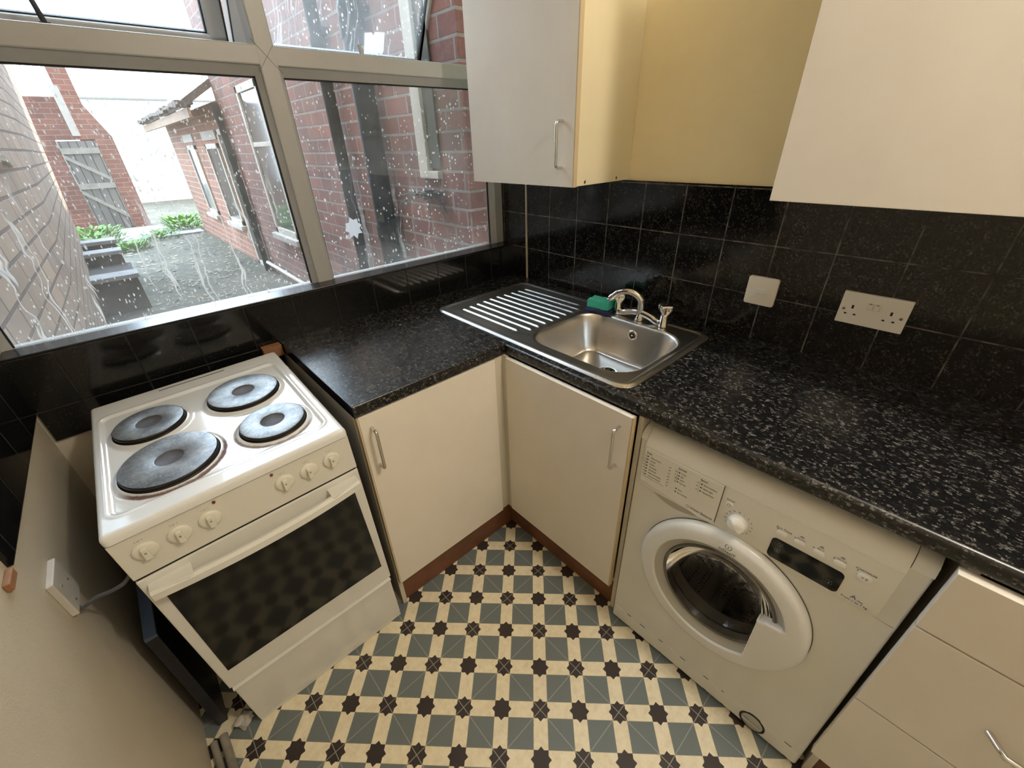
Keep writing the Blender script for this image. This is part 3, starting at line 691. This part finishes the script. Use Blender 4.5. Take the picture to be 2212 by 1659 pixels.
b = nb(); box(b, -W2 + .006, W2 - .006, .006, .028, .001, .026, .002); obj('plinth_strip', b, 'enamel', ck)
for lx, ly in ((-.20, .10), (.20, .10), (-.20, .52), (.20, .52)): obj('foot', lathe(nb(), [(0, 0), (.018, 0), (.018, .006), (.008, .008), (.008, .03)], 'z', (lx, ly, -.012 if ly > .3 else 0), 16), 'black', ck)

# cooker outlet and cable on left wall
s = thing('cooker_outlet', 'white square cooker outlet box low on the left wall with grey cable', 'outlet', (XL, -.575, .742))
b = box(nb(), 0, .012, -.043, .043, -.047, .047, .002); bp = obj('box', b, 'boxw', s)
for y_, z_ in ((-.02, .02), (.02, .0), (-.015, -.03)): b = nb(); lathe(b, [(0, .0135), (.002, .0135), (.0025, .012)], 'x', (0, y_, z_), 10); obj('screw', b, 'screw', bp)
b = nb(); P = smooth_path([(.006, -.012, -.047), (.012, -.024, -.052), (.040, -.032, -.037), (.070, -.049, -.026), (.098, -.062, -.010), (.118, -.050, .006)], 6); tube(b, P, .0042, 10); obj('cable', b, 'cable', s, smooth=True)
# pipes at the base of left wall
for x_, y0, r_, lab in ((-1.782, -1.05, .009, 'pale pipe lying along the foot of the left wall, nearest the wall'), (-1.757, -1.05, .011, 'thicker pale pipe along the left wall foot, nearer the cooker')):
    b = nb(); tube(b, smooth_path([(x_, y0, .011 + r_ - .009), (x_ - .002, -.85, .013 + r_ - .009), (x_ + .003, -.70, .014), (x_, -.60, .014)], 8), r_, 12)
    tag(obj('wall_pipe', b, 'pipe_d', smooth=True), lab, 'pipe', 'pipes along the left wall foot')
pn = thing('added_dark_panel', 'dark board added to fill the shaded gap between the cooker and the left wall', 'board', (-1.752, -.32, 0))  # added board, stands in for the darkness of the shaded gap
obj('board', box(nb(), -.013, .013, -.235, .27, 0, .462, .002), 'dark', pn); obj('top_edge', box(nb(), -.013, .013, -.235, .02, .462, .473, .001), simple('sky_tinted_edge', (.13, .17, .26), .35, .5), pn)  # blue-grey colour paints the sky light caught by the top edge
b = lump(-.02, .02, -.016, .016, 0, .02, 50, .008, .6, (-1.700, -.600, .004), 'rubble_lump', 'boxw', 'small pale lump of debris on the floor beside the cooker foot', 'debris')

# ================================================================= washing machine
wm = thing('washing_machine', 'white front-loading washing machine under the worktop', 'washing machine', (-.6206, -1.4631, 0))
wm.rotation_mode = 'YXZ'; wm.rotation_euler = (-.0208, -.0075, -1.5608)
HW = .2975; ZTOP = .838; DC = (-.0135, .440)
b = nb()
box(b, -HW, -HW + .004, .012, .54, .012, ZTOP - .02); box(b, HW - .004, HW, .012, .54, .012, ZTOP - .02); box(b, -HW, HW, .535, .54, .012, ZTOP - .02); box(b, -HW, HW, .03, .54, ZTOP - .024, ZTOP - .02); box(b, -HW, HW, .012, .54, .012, .016)
# front sheet with round opening
N = 96; R0_ = .180; inner = []; outer = []; inner2 = []
X0, X1, Z0, Z1 = -HW + .006, HW - .006, .012, .645
for k in range(N):
    a = 2 * PI * k / N; ca, sa = math.cos(a), math.sin(a)
    tt = min([q for q in (((X1 - DC[0]) / ca if ca > 1e-9 else 9), ((X0 - DC[0]) / ca if ca < -1e-9 else 9), ((Z1 - DC[1]) / sa if sa > 1e-9 else 9), ((Z0 - DC[1]) / sa if sa < -1e-9 else 9))])
    inner.append(b.verts.new((DC[0] + R0_ * ca, 0, DC[1] + R0_ * sa))); inner2.append(b.verts.new((DC[0] + (R0_ - .01) * ca, .05, DC[1] + (R0_ - .01) * sa))); outer.append(b.verts.new((DC[0] + tt * ca, 0, DC[1] + tt * sa)))
for k in range(N):
    j = (k + 1) % N; b.faces.new((inner[k], inner[j], outer[j], outer[k])); b.faces.new((inner[k], inner2[k], inner2[j], inner[j]))
for xx in (X0, X1):   # rounded vertical edges
    sg = -1 if xx < 0 else 1; prev = None
    for k in range(6):
        a = PI / 2 * k / 5; x_, y_ = xx + sg * .006 * math.sin(a), .012 - .012 * math.cos(a)
        cur = (b.verts.new((x_, y_, Z0)), b.verts.new((x_, y_, Z1 + .155)))
        if prev: b.faces.new((prev[0], cur[0], cur[1], prev[1]))
        prev = cur
box(b, X0, -.277, 0, .01, Z1, .80); box(b, .262, X1, 0, .01, Z1, .80)
c4 = [b.verts.new((x_, .0002, z_)) for x_, z_ in ((X0, Z0), (X1, Z0), (X1, Z1), (X0, Z1))]
# corner fillers behind the radial strip
for (x_, z_) in ((X0, Z0), (X1, Z0), (X0, Z1), (X1, Z1)):
    c_ = b.verts.new((x_, 0, z_)); near = sorted(outer, key=lambda v: (v.co - c_.co).length)[:2]
    if (near[0].co - c_.co).length > 1e-5: b.faces.new((c_, near[0], near[1]))
bmesh.ops.delete(b, geom=c4, context='VERTS')
obj('body', b, 'wm', wm, smooth=True)
# fascia: gently curved panel plus rounded top
prof = [(.0, .645), (-.004, .652), (-.006, .660), (-.006, .785), (-.003, .800), (.004, .815), (.016, .828), (.032, .836), (.06, ZTOP), (.06, .645)]
b = nb(); prism(b, [(y, z) for y, z in prof], 'x', -.277, .262); fa = obj('control_panel', b, 'wm_panel', wm, smooth=True)
for q in ((-HW + .001, -.2785), (.2635, HW - .001)):
    b = nb(); prism(b, [(.0, .800), (.004, .812), (.016, .825), (.032, .833), (.06, ZTOP - .002), (.06, .80)], 'x', q[0], q[1]); obj('top_end_cap', b, 'wm', wm, smooth=True)
obj('fascia_crease', box(nb(), -.277, .262, -.0068, -.005, .7862, .7872), 'wm_panel', fa)
# detergent drawer
b = nb(); pts = [(-.276, .782), (-.0665, .782), (-.0665, .672), (-.070, .662), (-.080, .657), (-.110, .654), (-.276, .672)]
prism(b, pts, 'y', -.0082, -.005, bev=.0008); dd = obj('detergent_drawer', b, 'wm_panel', wm)
b = nb(); prism(b, [(-.0662, .785), (-.0652, .785), (-.0652, .664), (-.0662, .664)], 'y', -.0085, -.005); obj('drawer_seam', b, 'ink', dd)
b = nb(); n = 16; A_ = []; B2 = []      # scooped grip under the drawer
for k in range(n + 1):
    u = k / n; x_ = -.268 + .165 * u; zt_ = .671 - .017 * min(1, u * 1.1); dz = .030 * math.sin(PI * u) ** .8
    A_.append(b.verts.new((x_, -.0050, zt_))); B2.append(b.verts.new((x_, -.0012, zt_ - dz - .0005)))
for k in range(n): b.faces.new((A_[k], A_[k + 1], B2[k + 1], B2[k]))
obj('drawer_grip', b, 'wm_grey', dd, smooth=True)
# knobs and buttons
b = lathe(nb(), [(.0225, 0), (.0225, .006), (.0215, .010), (.0205, .011)], 'y', (-.0170, -.006, .7020), 40, sign=-1); kd = obj('program_dial', b, 'button', wm, smooth=True)
b = lathe(nb(), [(.0203, .010), (.0195, .016), (.014, .0195), (0, .0205)], 'y', (-.0170, -.006, .7020), 40, sign=-1)
for v in b.verts:
    u = (v.co.x + .0170) * .8 + (v.co.z - .7020) * .6
    v.co.y -= .005 * math.exp(-(u / .006) ** 2) * (1 if v.co.y < -.018 else 0)
obj('dial_grip', b, 'button', kd, smooth=True)
def oval(name, x, z, wx, wz, mat='button', d=.0035, par=wm):
    b = prism(nb(), [(x + p, z + q) for p, q in rrect(-wx, wx, -wz, wz, min(wx, wz) * .98, 5)], 'y', -.006 - d, -.005, bev=.0007); return obj(name, b, mat, par, smooth=True)
oval('power_button', -.0455, .7395, .0088, .0070)
for x_ in (.0681, .1035, .1396, .1762): oval('option_button', x_, .7350, .0105, .0052)
oval('start_button', .2180, .7325, .0125, .0088)
b = prism(nb(), [(x, z) for x, z in rrect(.0560, .1925, .6570, .7160, .010, 5)], 'y', -.0075, -.005); dp = obj('display', b, 'display', wm)
for x_, z_ in ((.0745, .7010), (.0725, .6830), (.1745, .6740)):
    b = nb(); lathe(b, [(.0050, .0077), (.0056, .0077)], 'y', (x_, 0, z_), 20, sign=-1); lathe(b, [(.0, .0077), (.0022, .0077)], 'y', (x_, 0, z_), 10, sign=-1); box(b, x_ - .006, x_ + .006, -.0078, -.0076, z_ + .0068, z_ + .0073); obj('display_symbol', b, 'symbol', dp)
# lettering
b = nb(); yy = -.0086; y2 = -.0064
text(b, 'Daily', .0078, -.2690, .7680, yy); rws = ['White Cotton', 'Cotton', 'Cotton', 'Synthetics', 'Synthetics', 'Coloured Cotton', 'Coloured Cotton']
for k, s_ in enumerate(rws):
    z_ = .7575 - k * .0102; text(b, s_, .0052, -.2560, z_, yy); text(b, str(k + 1), .0052, -.2735, z_, yy)
    box(b, -.2662, -.2618, yy, yy + .0002, z_, z_ + .0036)
    text(b, '60\u00b0', .0046, -.2030, z_, yy) if k else text(b, '90\u00b0', .0046, -.2030, z_, yy)
box(b, -.2685, -.2679, yy, yy + .0002, .690, .766); box(b, -.2685, -.208, yy, yy + .0002, .6895, .6901)
text(b, 'Special', .0078, -.1790, .7680, yy)
for k, s_ in enumerate(('Wool', 'Silk', 'Jeans', 'Express')): text(b, s_, .0052, -.1690, .7560 - k * .0102, yy); text(b, str(8 + k), .0052, -.1850, .7560 - k * .0102, yy); box(b, -.1765, -.1722, yy, yy + .0002, .7560 - k * .0102, .7596 - k * .0102)
box(b, -.1792, -.1787, yy, yy + .0002, .722, .765)
text(b, 'Rinse', .0052, -.1690, .7030, yy); text(b, 'Spin & Drain', .0052, -.1690, .6925, yy); box(b, -.1765, -.1722, yy, yy + .0002, .703, .7066); box(b, -.1765, -.1722, yy, yy + .0002, .6925, .6961)
text(b, 'Sport', .0078, -.1210, .7680, yy)
for k, s_ in enumerate(('Sport Intensive', 'Sport Light', 'Special Shoes')): text(b, s_, .0052, -.1105, .7560 - k * .0110, yy); text(b, str(12 + k), .0052, -.1290, .7560 - k * .011, yy); box(b, -.1180, -.1136, yy, yy + .0002, .756 - k * .011, .7596 - k * .011)
box(b, -.1212, -.1207, yy, yy + .0002, .728, .765)
text(b, 'ON/OFF', .0052, -.0455, .7505, y2, align='CENTER'); text(b, 'START/PAUSE', .0056, .2160, .7455, y2, align='CENTER')
for k in range(16):
    a = PI / 2 - 2 * PI * (k - 0.0) / 16 - .25; text(b, str(k + 1), .0058, -.0170 + .0300 * math.cos(a), .7000 + .0300 * math.sin(a), y2, align='CENTER')
for x_ in (.0585, .0925, .1275, .1640, .2035): lathe(b, [(0, .0066), (.0014, .0066)], 'y', (x_, 0, .7425), 10, sign=-1)
text(b, '> II', .0078, .2180, .7300, -.0098, align='CENTER')
lathe(b, [(.0036, .0097), (.0044, .0097)], 'y', (-.0455, 0, .7395), 18, sign=-1); box(b, -.0458, -.0452, -.0098, -.0096, .7395, .7425)
for x_, ws in ((.1035, 'Extra Rinse'), (.1396, 'Easy Iron'), (.1762, 'Delay Timer')):
    text(b, ws, .0034, x_, .7440, y2, align='CENTER')
    for q in range(3): box(b, x_ - .0045 + q * .001, x_ + .0045 - q * .001, y2, y2 + .0002, .7500 + q * .0018, .7507 + q * .0018)
obj('panel_lettering', b, 'ink', fa)
b = nb(); text(b, 'Water Balance', .0094, -.1290, .6665, yy); lathe(b, [(.0034, .0086), (.0042, .0086)], 'y', (-.1360, 0, .6690), 14, sign=-1); obj('water_balance_lettering', b, 'ink_blue', fa)
b = nb(); text(b, 'Eco Time', .0080, .0700, .7445, y2, align='CENTER'); obj('eco_time_lettering', b, 'ink_blue', fa)
b = nb(); text(b, 'A', .0150, .2140, .6665, y2); text(b, 'class', .0056, .2255, .6665, y2)
text(b, 'From 1 to 7 kg', .0074, .2000, .6585, y2); obj('energy_class_lettering', b, 'ink_blue', fa)
# door
dr = bpy.data.objects.new('door', None); COL.objects.link(dr); dr.parent = wm; dr.location = (DC[0], 0, DC[1])
b = nb(); N = 120; RO = .2165; RI = .168
def rin(a):   # inner boundary with the pull-handle tab at lower right
    d = math.degrees(a)
    if d > 180: d -= 360
    if -62 < d < 14:
        x_, lim = None, None
        # vertical edge at x=.112, horizontal edge at z=.018
        ca, sa = math.cos(a), math.sin(a); r1 = .108 / max(ca, 1e-6)
        r = r1
        if sa > 0: pass
        return min(RI, r)
    return RI
rows = [[] for _ in range(7)]
angs = sorted([2 * PI * k / N for k in range(N)] + [math.radians(14.01), math.radians(13.99), math.radians(360 - 61.99)])
for a in angs:
    ca, sa = math.cos(a), math.sin(a); ri = rin(a)
    for q, (r, y_) in enumerate(((RO, -.002), (RO, -.017), (RO - .005, -.0245), ((RO + RI) / 2 + .008, -.029), (ri + .004, -.029), (ri, -.025), (ri - .002, -.004))):
        rows[q].append(b.verts.new((r * ca, y_, r * sa)))
K = len(angs)
for q in range(6):
    for k in range(K): b.faces.new((rows[q][k], rows[q][(k + 1) % K], rows[q + 1][(k + 1) % K], rows[q + 1][k]))
obj('door_ring', b, 'wm_ring', dr, smooth=True)
obj('door_gap', lathe(nb(), [(RO - .002, .0012), (RO + .0016, .0012)], 'y', (0, 0, 0), 90, sign=-1), 'ink', dr)  # dark ring paints the thin shadow line around the door
b = nb(); lathe(b, [(RI + .002, .026), (RI - .006, .018), (RI - .014, .012), (RI - .021, .010)], 'y', (0, 0, 0), 72, sign=-1); obj('inner_ring', b, 'wm_grey', dr)
b = nb(); lathe(b, [(RI - .020, .010), (RI - .024, .014), (RI - .030, .012), (RI - .032, -.01)], 'y', (0, 0, 0), 72, sign=-1); obj('glass_rim', b, simple('rim_clear', (.10, .095, .085), .08, spec=.8), dr, smooth=True)
b = nb(); lathe(b, [(RI - .030, .011), (RI - .036, -.006), (RI - .052, -.038), (.085, -.064), (.03, -.078), (0, -.079)], 'y', (0, 0, 0), 72, sign=-1); obj('glass_bowl', b, 'bowl', dr, smooth=True)
b = nb(); box(b, .1075, .1105, -.0285, -.006, -.155, .030, .001)
prism(b, [(.1055, .026), (.158, .040), (.160, .034), (.108, .016)], 'y', -.0295, -.006, bev=.001); obj('pull_handle', b, 'button', dr, smooth=True)
b = nb(); lathe(b, [(.0070, .0294), (.0085, .0294)], 'y', (.0030, 0, .1945), 28, a0=PI * .62, a1=PI * 2.38, sign=-1); box(b, .0023, .0037, -.0297, -.0293, .1905, .1965); box(b, .0023, .0037, -.0297, -.0293, .1982, .1997)
bmesh.ops.translate(b, vec=(-.004, 0, 0), verts=b.verts)
text(b, 'inDesiT', .0130, -.001, .1745, -.0300, align='CENTER'); obj('brand_lettering', b, 'ink', dr)
b = nb(); lathe(b, [(.142, 0), (.135, .03), (.150, .045)], 'y', (DC[0], .02, DC[1]), 60); obj('door_seal', b, 'rubber', wm, smooth=True)
b = nb(); lathe(b, [(.165, .0), (.215, .02), (.225, .06), (.225, .36), (.20, .39), (0, .39)], 'y', (DC[0], .07, DC[1]), 72)
for k in range(3):
    a = 2 * PI * k / 3 + .5; tube(b, [(DC[0] + .20 * math.cos(a), .10, DC[1] + .20 * math.sin(a)), (DC[0] + .19 * math.cos(a), .25, DC[1] + .19 * math.sin(a)), (DC[0] + .20 * math.cos(a), .42, DC[1] + .20 * math.sin(a))], [.02, .035, .02], 10)
obj('drum', b, 'drum', wm, smooth=True)
b = nb(); box(b, -HW + .006, HW - .006, -.0015, .01, .012, .070, .001); kp = obj('kick_panel', b, 'wm', wm)
for x_ in (-.24, -.19, -.12, -.045, .03, .085, .255):
    obj('panel_slot', box(nb(), x_, x_ + random.uniform(.006, .02), -.0022, -.001, .0690, .0705), 'black', kp); obj('panel_slot', box(nb(), x_ + .01, x_ + .02, -.0022, -.001, .0115, .0140), 'black', kp)
b = nb(); lathe(b, [(.0, .004), (.026, .004), (.028, .0015)], 'y', (.178, 0, .040), 32, sign=-1); box(b, .152, .204, -.009, -.004, .0375, .0425, .0015)
fc = obj('filter_cap', b, 'wm_grey', wm); b = nb(); lathe(b, [(.028, .0018), (.034, .0018), (.034, 0)], 'y', (.178, 0, .040), 32, sign=-1); obj('filter_ring', b, 'black', fc)
for lx in (-.25, .25):
    for ly in (.05, .49): obj('foot', lathe(nb(), [(0, .0), (.02, .0), (.02, .008), (.008, .012), (.008, .03)], 'z', (lx, ly, .001 if ly < .3 else .014), 16), 'black', wm)

# ================================================================= outdoors
ZG = .12
b = box(nb(), -6, 8, .2, 26, ZG - .3, ZG); struct(obj('yard_ground', b, 'ground'))
# left boundary wall
b = nb(); Y_ = 6.1; V = [b.verts.new(p) for p in ((-1.80, .2, 0), (-1.86, Y_, 0), (-2.2, Y_, 0), (-2.3, .2, 0), (-1.76, .2, 3.6), (-1.52, Y_, 3.6), (-2.0, Y_, 3.6), (-2.2, .2, 3.6))]
for q in ((0, 1, 2, 3), (4, 5, 6, 7), (0, 1, 5, 4), (1, 2, 6, 5), (2, 3, 7, 6), (3, 0, 4, 7)): b.faces.new([V[k] for k in q])
tag(obj('boundary_wall', b, 'brick_t'), 'tall tan brick boundary wall along the left of the yard', 'wall')
# tall brick building on right
bd = thing('brick_building', 'tall sooty red brick building along the right of the yard', 'building', (-.1, 2.3, ZG))
b = box(nb(), 0, 3, -2.1, 2.42, -.12, 3.4); bmesh.ops.translate(b, vec=(-.1, 2.3, ZG), verts=b.verts); w_ = obj('wall', b, 'brick_r', None); w_.parent = bd; w_.location = (.1, -2.3, -ZG)
def owin(par, y0, y1, z0, z1, off, bars=1, sill=True, fr=.06, nm='window'):
    ox, oy, oz = off; b = nb()
    for q in ((y0, y0 + fr, z0, z1), (y1 - fr, y1, z0, z1), (y0, y1, z0, z0 + fr), (y0, y1, z1 - fr, z1)): box(b, -.025, .02, q[0] - oy, q[1] - oy, q[2] - oz, q[3] - oz, .004)
    if bars: box(b, -.02, .02, y0 - oy, y1 - oy, z0 + (z1 - z0) * .62 - oz, z0 + (z1 - z0) * .62 + .04 - oz, .003)
    f = obj(nm, b, 'frame_o', par); obj('pane', box(nb(), -.008, -.002, y0 - oy + .01, y1 - oy - .01, z0 - oz + .01, z1 - oz - .01), 'pane_o', f)
    if sill: obj('sill', box(nb(), -.07, .02, y0 - .05 - oy, y1 + .05 - oy, z0 - .06 - oz, z0 - oz, .005), 'stone', par)
owin(bd, 3.04, 3.74, .70, 2.02, (-.1, 2.3, ZG), 1)
b = nb(); box(b, -.03, .02, .50 - 2.3, .585 - 2.3, 1.34 - ZG, 2.4 - ZG, .004); box(b, -.03, .02, .41 - 2.3, .51 - 2.3, 1.34 - ZG, 1.375 - ZG, .003); box(b, -.03, .02, .41 - 2.3, .585 - 2.3, 2.34 - ZG, 2.4 - ZG, .004)
f = obj('window', b, 'frame_o', bd); obj('pane', box(nb(), -.012, -.002, .41 - 2.3, .51 - 2.3, 1.39 - ZG, 2.35 - ZG), 'pane_o', f)
# outhouse
oh = thing('outhouse', 'low orange brick outhouse with slate eaves on the right of the yard', 'outhouse', (-.1, 6.9, ZG))
b = box(nb(), -.1, 2.6, 4.72, 9.05, 0, 1.98); w_ = obj('wall', b, 'brick_o', None); w_.parent = oh; w_.location = (.1, -6.9, -ZG)
b = nb(); prism(b, [(-.30, 1.80), (-.32, 1.86), (1.6, 3.05), (1.6, 2.95)], 'y', -2.18, 2.35)
for k in range(26):
    y_ = -2.16 + k * .174; box(b, -.36, -.22, y_, y_ + .16, 1.815 + random.uniform(-.01, .02), 1.845 + random.uniform(-.01, .03))
obj('roof', b, 'slate', oh)
obj('fascia', box(nb(), -.30, -.27, -2.18, 2.35, 1.70, 1.79), 'fascia_o', oh)
off = (-.1, 6.9, ZG)
owin(oh, 6.85, 7.55, .60, 1.58, off, 0); owin(oh, 5.30, 6.05, .60, 1.58, off, 0)
owin(oh, 4.74, 5.12, ZG, 1.72, off, 0, sill=False, nm='door')
for z_ in (1.62,):
    b = nb(); box(b, -.02, .01, 5.25 - 6.9, 6.1 - 6.9, z_ - ZG, z_ - ZG + .1); obj('lintel', b, 'stone', oh); b = nb(); box(b, -.02, .01, 6.8 - 6.9, 7.6 - 6.9, z_ - ZG, z_ - ZG + .1); obj('lintel', b, 'stone', oh)
# downpipes
def dpipe(y, x, r, z1, lab, z0=ZG, seams=(.9, 1.9)):
    b = nb(); tube(b, [(0, 0, 0), (0, 0, z1 - z0)], r, 20)
    for s_ in seams: lathe(b, [(r, s_ - .04), (r + .006, s_ - .04), (r + .006, s_ + .04), (r, s_ + .04)], 'z', (0, 0, 0), 20)
    o = obj('downpipe', b, 'pipe', None, (x, y, z0), smooth=True)
    for s_ in seams: obj('bracket', box(nb(), -.01, abs(x + .1), -r - .02, r + .02, s_ + .06, s_ + .085), 'pipe', o)
    return tag(o, lab, 'downpipe', 'black downpipes on the brick wall')
dpipe(1.50, -.155, .038, 3.4, 'narrower black downpipe seen through the lower right pane')
dpipe(.99, -.170, .060, 3.4, 'thick black soil pipe on the brick wall nearest the cabinet')
dpipe(4.62, -.145, .036, 1.95, 'black downpipe where tall building meets the low outhouse', seams=(.6, 1.3))
b = nb(); tube(b, [(-.14, 3.0, .215), (-.14, 4.55, .235)], .022, 14); tag(obj('waste_pipe', b, 'cable_w', smooth=True), 'pale grey horizontal waste pipe low on the brick wall', 'pipe')
# plant growing from the wall
random.seed(5)
def leaves(b, c, R_, n, L, up=.6, squash=.6):
    for _ in range(n):
        a = random.uniform(0, 2 * PI); rr = R_ * math.sqrt(random.random()); p = Vector(c) + Vector((rr * math.cos(a), rr * math.sin(a), random.uniform(0, R_ * squash)))
        d = Vector((math.cos(a), math.sin(a), random.uniform(0, up * 2))).normalized(); s_ = d.cross(Vector((0, 0, 1))).normalized() * L * .28; l = L * random.uniform(.6, 1.3)
        q = [p, p + d * l * .5 + s_, p + d * l - Vector((0, 0, l * .15)), p + d * l * .5 - s_]; b.faces.new([b.verts.new(v) for v in q])
b = nb(); leaves(b, (0, 0, 0), .05, 60, .07, .3)
for _ in range(26):
    a = random.uniform(0, 2 * PI); tube(b, smooth_path([(0, 0, 0), (.06 * math.cos(a) - .03, .06 * math.sin(a), .03), (.13 * math.cos(a) - .05, .12 * math.sin(a), random.uniform(-.10, .04))], 3), .0022, 5)
tag(obj('wall_weed', b, 'twig', None, (-.13, .50, 1.245)), 'dry dark tuft of weeds growing from the near brick wall', 'plant')
# back yard far end
g = thing('gate_wall', 'red brick wall with wooden gate opening at the far left', 'wall', (-1.4, 11, ZG))
b = nb()
def gw(x0, x1, z0, z1): box(b, x0 + 1.4, x1 + 1.4, 0, .25, z0 - ZG, z1 - ZG)
gw(-2.4, -1.66, ZG, 2.45); gw(-1.08, -.80, ZG, 1.80); gw(-1.66, -1.08, 1.76, 2.45)
prism(b, [(.32, 1.68), (.60, 1.68), (.32, 2.33)], 'y', 0, .25)
o_ = obj('brickwork', b, 'brick_g', g)
tag_ = obj('buttress', box(nb(), .02, .14, -.05, 0, 1.70, 2.5), 'stone', g)
gt = thing('yard_gate', 'weathered grey wooden ledged and braced gate at the yard end', 'gate', (-1.37, 10.98, ZG))
obj('boards', box(nb(), -.285, .285, .0, .03, .02, 1.62), 'gatewood', gt)
b = nb(); box(b, -.285, .285, -.03, 0, 1.40, 1.50); box(b, -.285, .285, -.03, 0, .78, .88)
def brace(x0, z0, x1, z1, wd=.04): prism(b, [(x0, z0 - wd), (x0, z0 + wd), (x1, z1 + wd), (x1, z1 - wd)], 'y', -.028, .0)
brace(-.28, 1.36, .28, .93); brace(-.28, .74, .28, .22); obj('rails', b, simple('gate_rail', (.34, .32, .28), .85, mott=.3), gt)
tag(obj('chimney', box(nb(), -1.30, -1.02, 11.3, 11.6, ZG, 3.2), 'brick_g'), 'brick chimney stack rising behind the gate wall', 'chimney')
hs = thing('white_house', 'white rendered house glaring in sunlight behind the yard', 'house', (1.0, 17, ZG))
obj('wall', box(nb(), -2.1, 5, 0, 4, -.1, 2.75), 'render', hs)
b = nb(); prism(b, [(-.25, 2.78), (-.25, 2.86), (3, 4.6), (3, 4.4)], 'x', -2.3, 5.2); obj('roof', b, 'render', hs)
obj('gutter', tube(nb(), [(-2.3, -.28, 2.76), (5.2, -.28, 2.76)], .045, 10), 'stone', hs)
# steps and slabs left
for k, (x0, x1, y0, y1, z1) in enumerate(((-1.80, -1.45, 3.95, 4.85, .49), (-1.80, -1.49, 4.85, 5.35, .59), (-1.80, -1.50, 5.35, 5.9, .64))):
    st = thing('yard_step', ('lowest', 'middle', 'highest')[k] + ' brick step with pale slab tread against the left yard wall', 'step', ((x0 + x1) / 2, (y0 + y1) / 2, ZG))
    hx, hy = (x1 - x0) / 2, (y1 - y0) / 2
    b = box(nb(), -hx, hx, -hy + .02, hy, -.02, z1 - ZG - .05); rs = obj('riser', b, simple('dark_step_brick', (.055, .05, .05), .9, bumpy=(40, .8, .01)) if k == 0 else bpy.data.materials['dark_step_brick'], st)
    obj('tread', box(nb(), -hx, hx + .02, -hy - .015, -hy + .24, z1 - ZG - .05, z1 - ZG - .01, .006), 'slab', st)
tag(obj('paving_slab', box(nb(), -1.42, -.15, 8.8, 10.6, ZG - .01, ZG + .03, .01), 'slab'), 'raised pale concrete slab across the far yard', 'slab')
for i, (c_, R_, n_, L_, lab) in enumerate((((-1.75, 8.6, ZG), .42, 420, .10, 'bright green weeds by the left yard wall below the gate'), ((-.35, 9.6, ZG), .33, 380, .11, 'leafy green weed clump beside the outhouse corner'), ((-1.35, 7.9, ZG), .26, 260, .09, 'green weeds beside the highest yard step'), ((-.85, 8.75, ZG), .30, 220, .07, 'low weeds along the edge of the raised slab'))):
    b = nb(); leaves(b, (0, 0, 0), R_, n_, L_, .8, .7 if i < 2 else .35); tag(obj('weed_clump', b, 'leaf', None, c_), lab, 'weeds', 'weeds in the yard')
# fallen leaves and grit on the yard
random.seed(11); b = nb()
for _ in range(900):
    x_, y_ = random.uniform(-1.75, -.16), 1.2 + 7.2 * random.random() ** 1.3; a = random.uniform(0, 2 * PI); l = random.uniform(.012, .045) ; t_v = Vector((math.cos(a), math.sin(a), random.uniform(-.2, .3))); n_v = Vector((-math.sin(a), math.cos(a), random.uniform(-.2, .4))) * .38
    if x_ < -1.40 and 3.85 < y_ < 6: continue
    p = Vector((x_, y_, ZG + .012)); b.faces.new([b.verts.new(q) for q in (p - t_v * l, p + n_v * l, p + t_v * l, p - n_v * l)])
o = tag(obj('leaf_litter', b, simple('dead_leaf', (.42, .36, .25), .9, mott=.4)), 'dry fallen leaves and grit scattered over the concrete yard', 'leaves'); o['kind'] = 'stuff'
# loose wires on left yard wall
for pts_, r_, mt, lab in (([(-1.70, 1.5, 1.50), (-1.74, 2.2, 1.46), (-1.80, 3.2, 1.49), (-1.85, 4.4, 1.43)], .012, 'cable_w', 'white cable sagging along the left yard wall'), ([(-1.74, 2.0, 1.9), (-1.82, 3.8, 1.72), (-1.90, 5.6, 1.52), (-1.94, 6.4, 1.30)], .008, 'cable', 'thin dark wire trailing down the left yard wall')):
    tag(obj('wall_cable', tube(nb(), smooth_path(pts_, 8), r_, 8), mt, smooth=True), lab, 'cable')
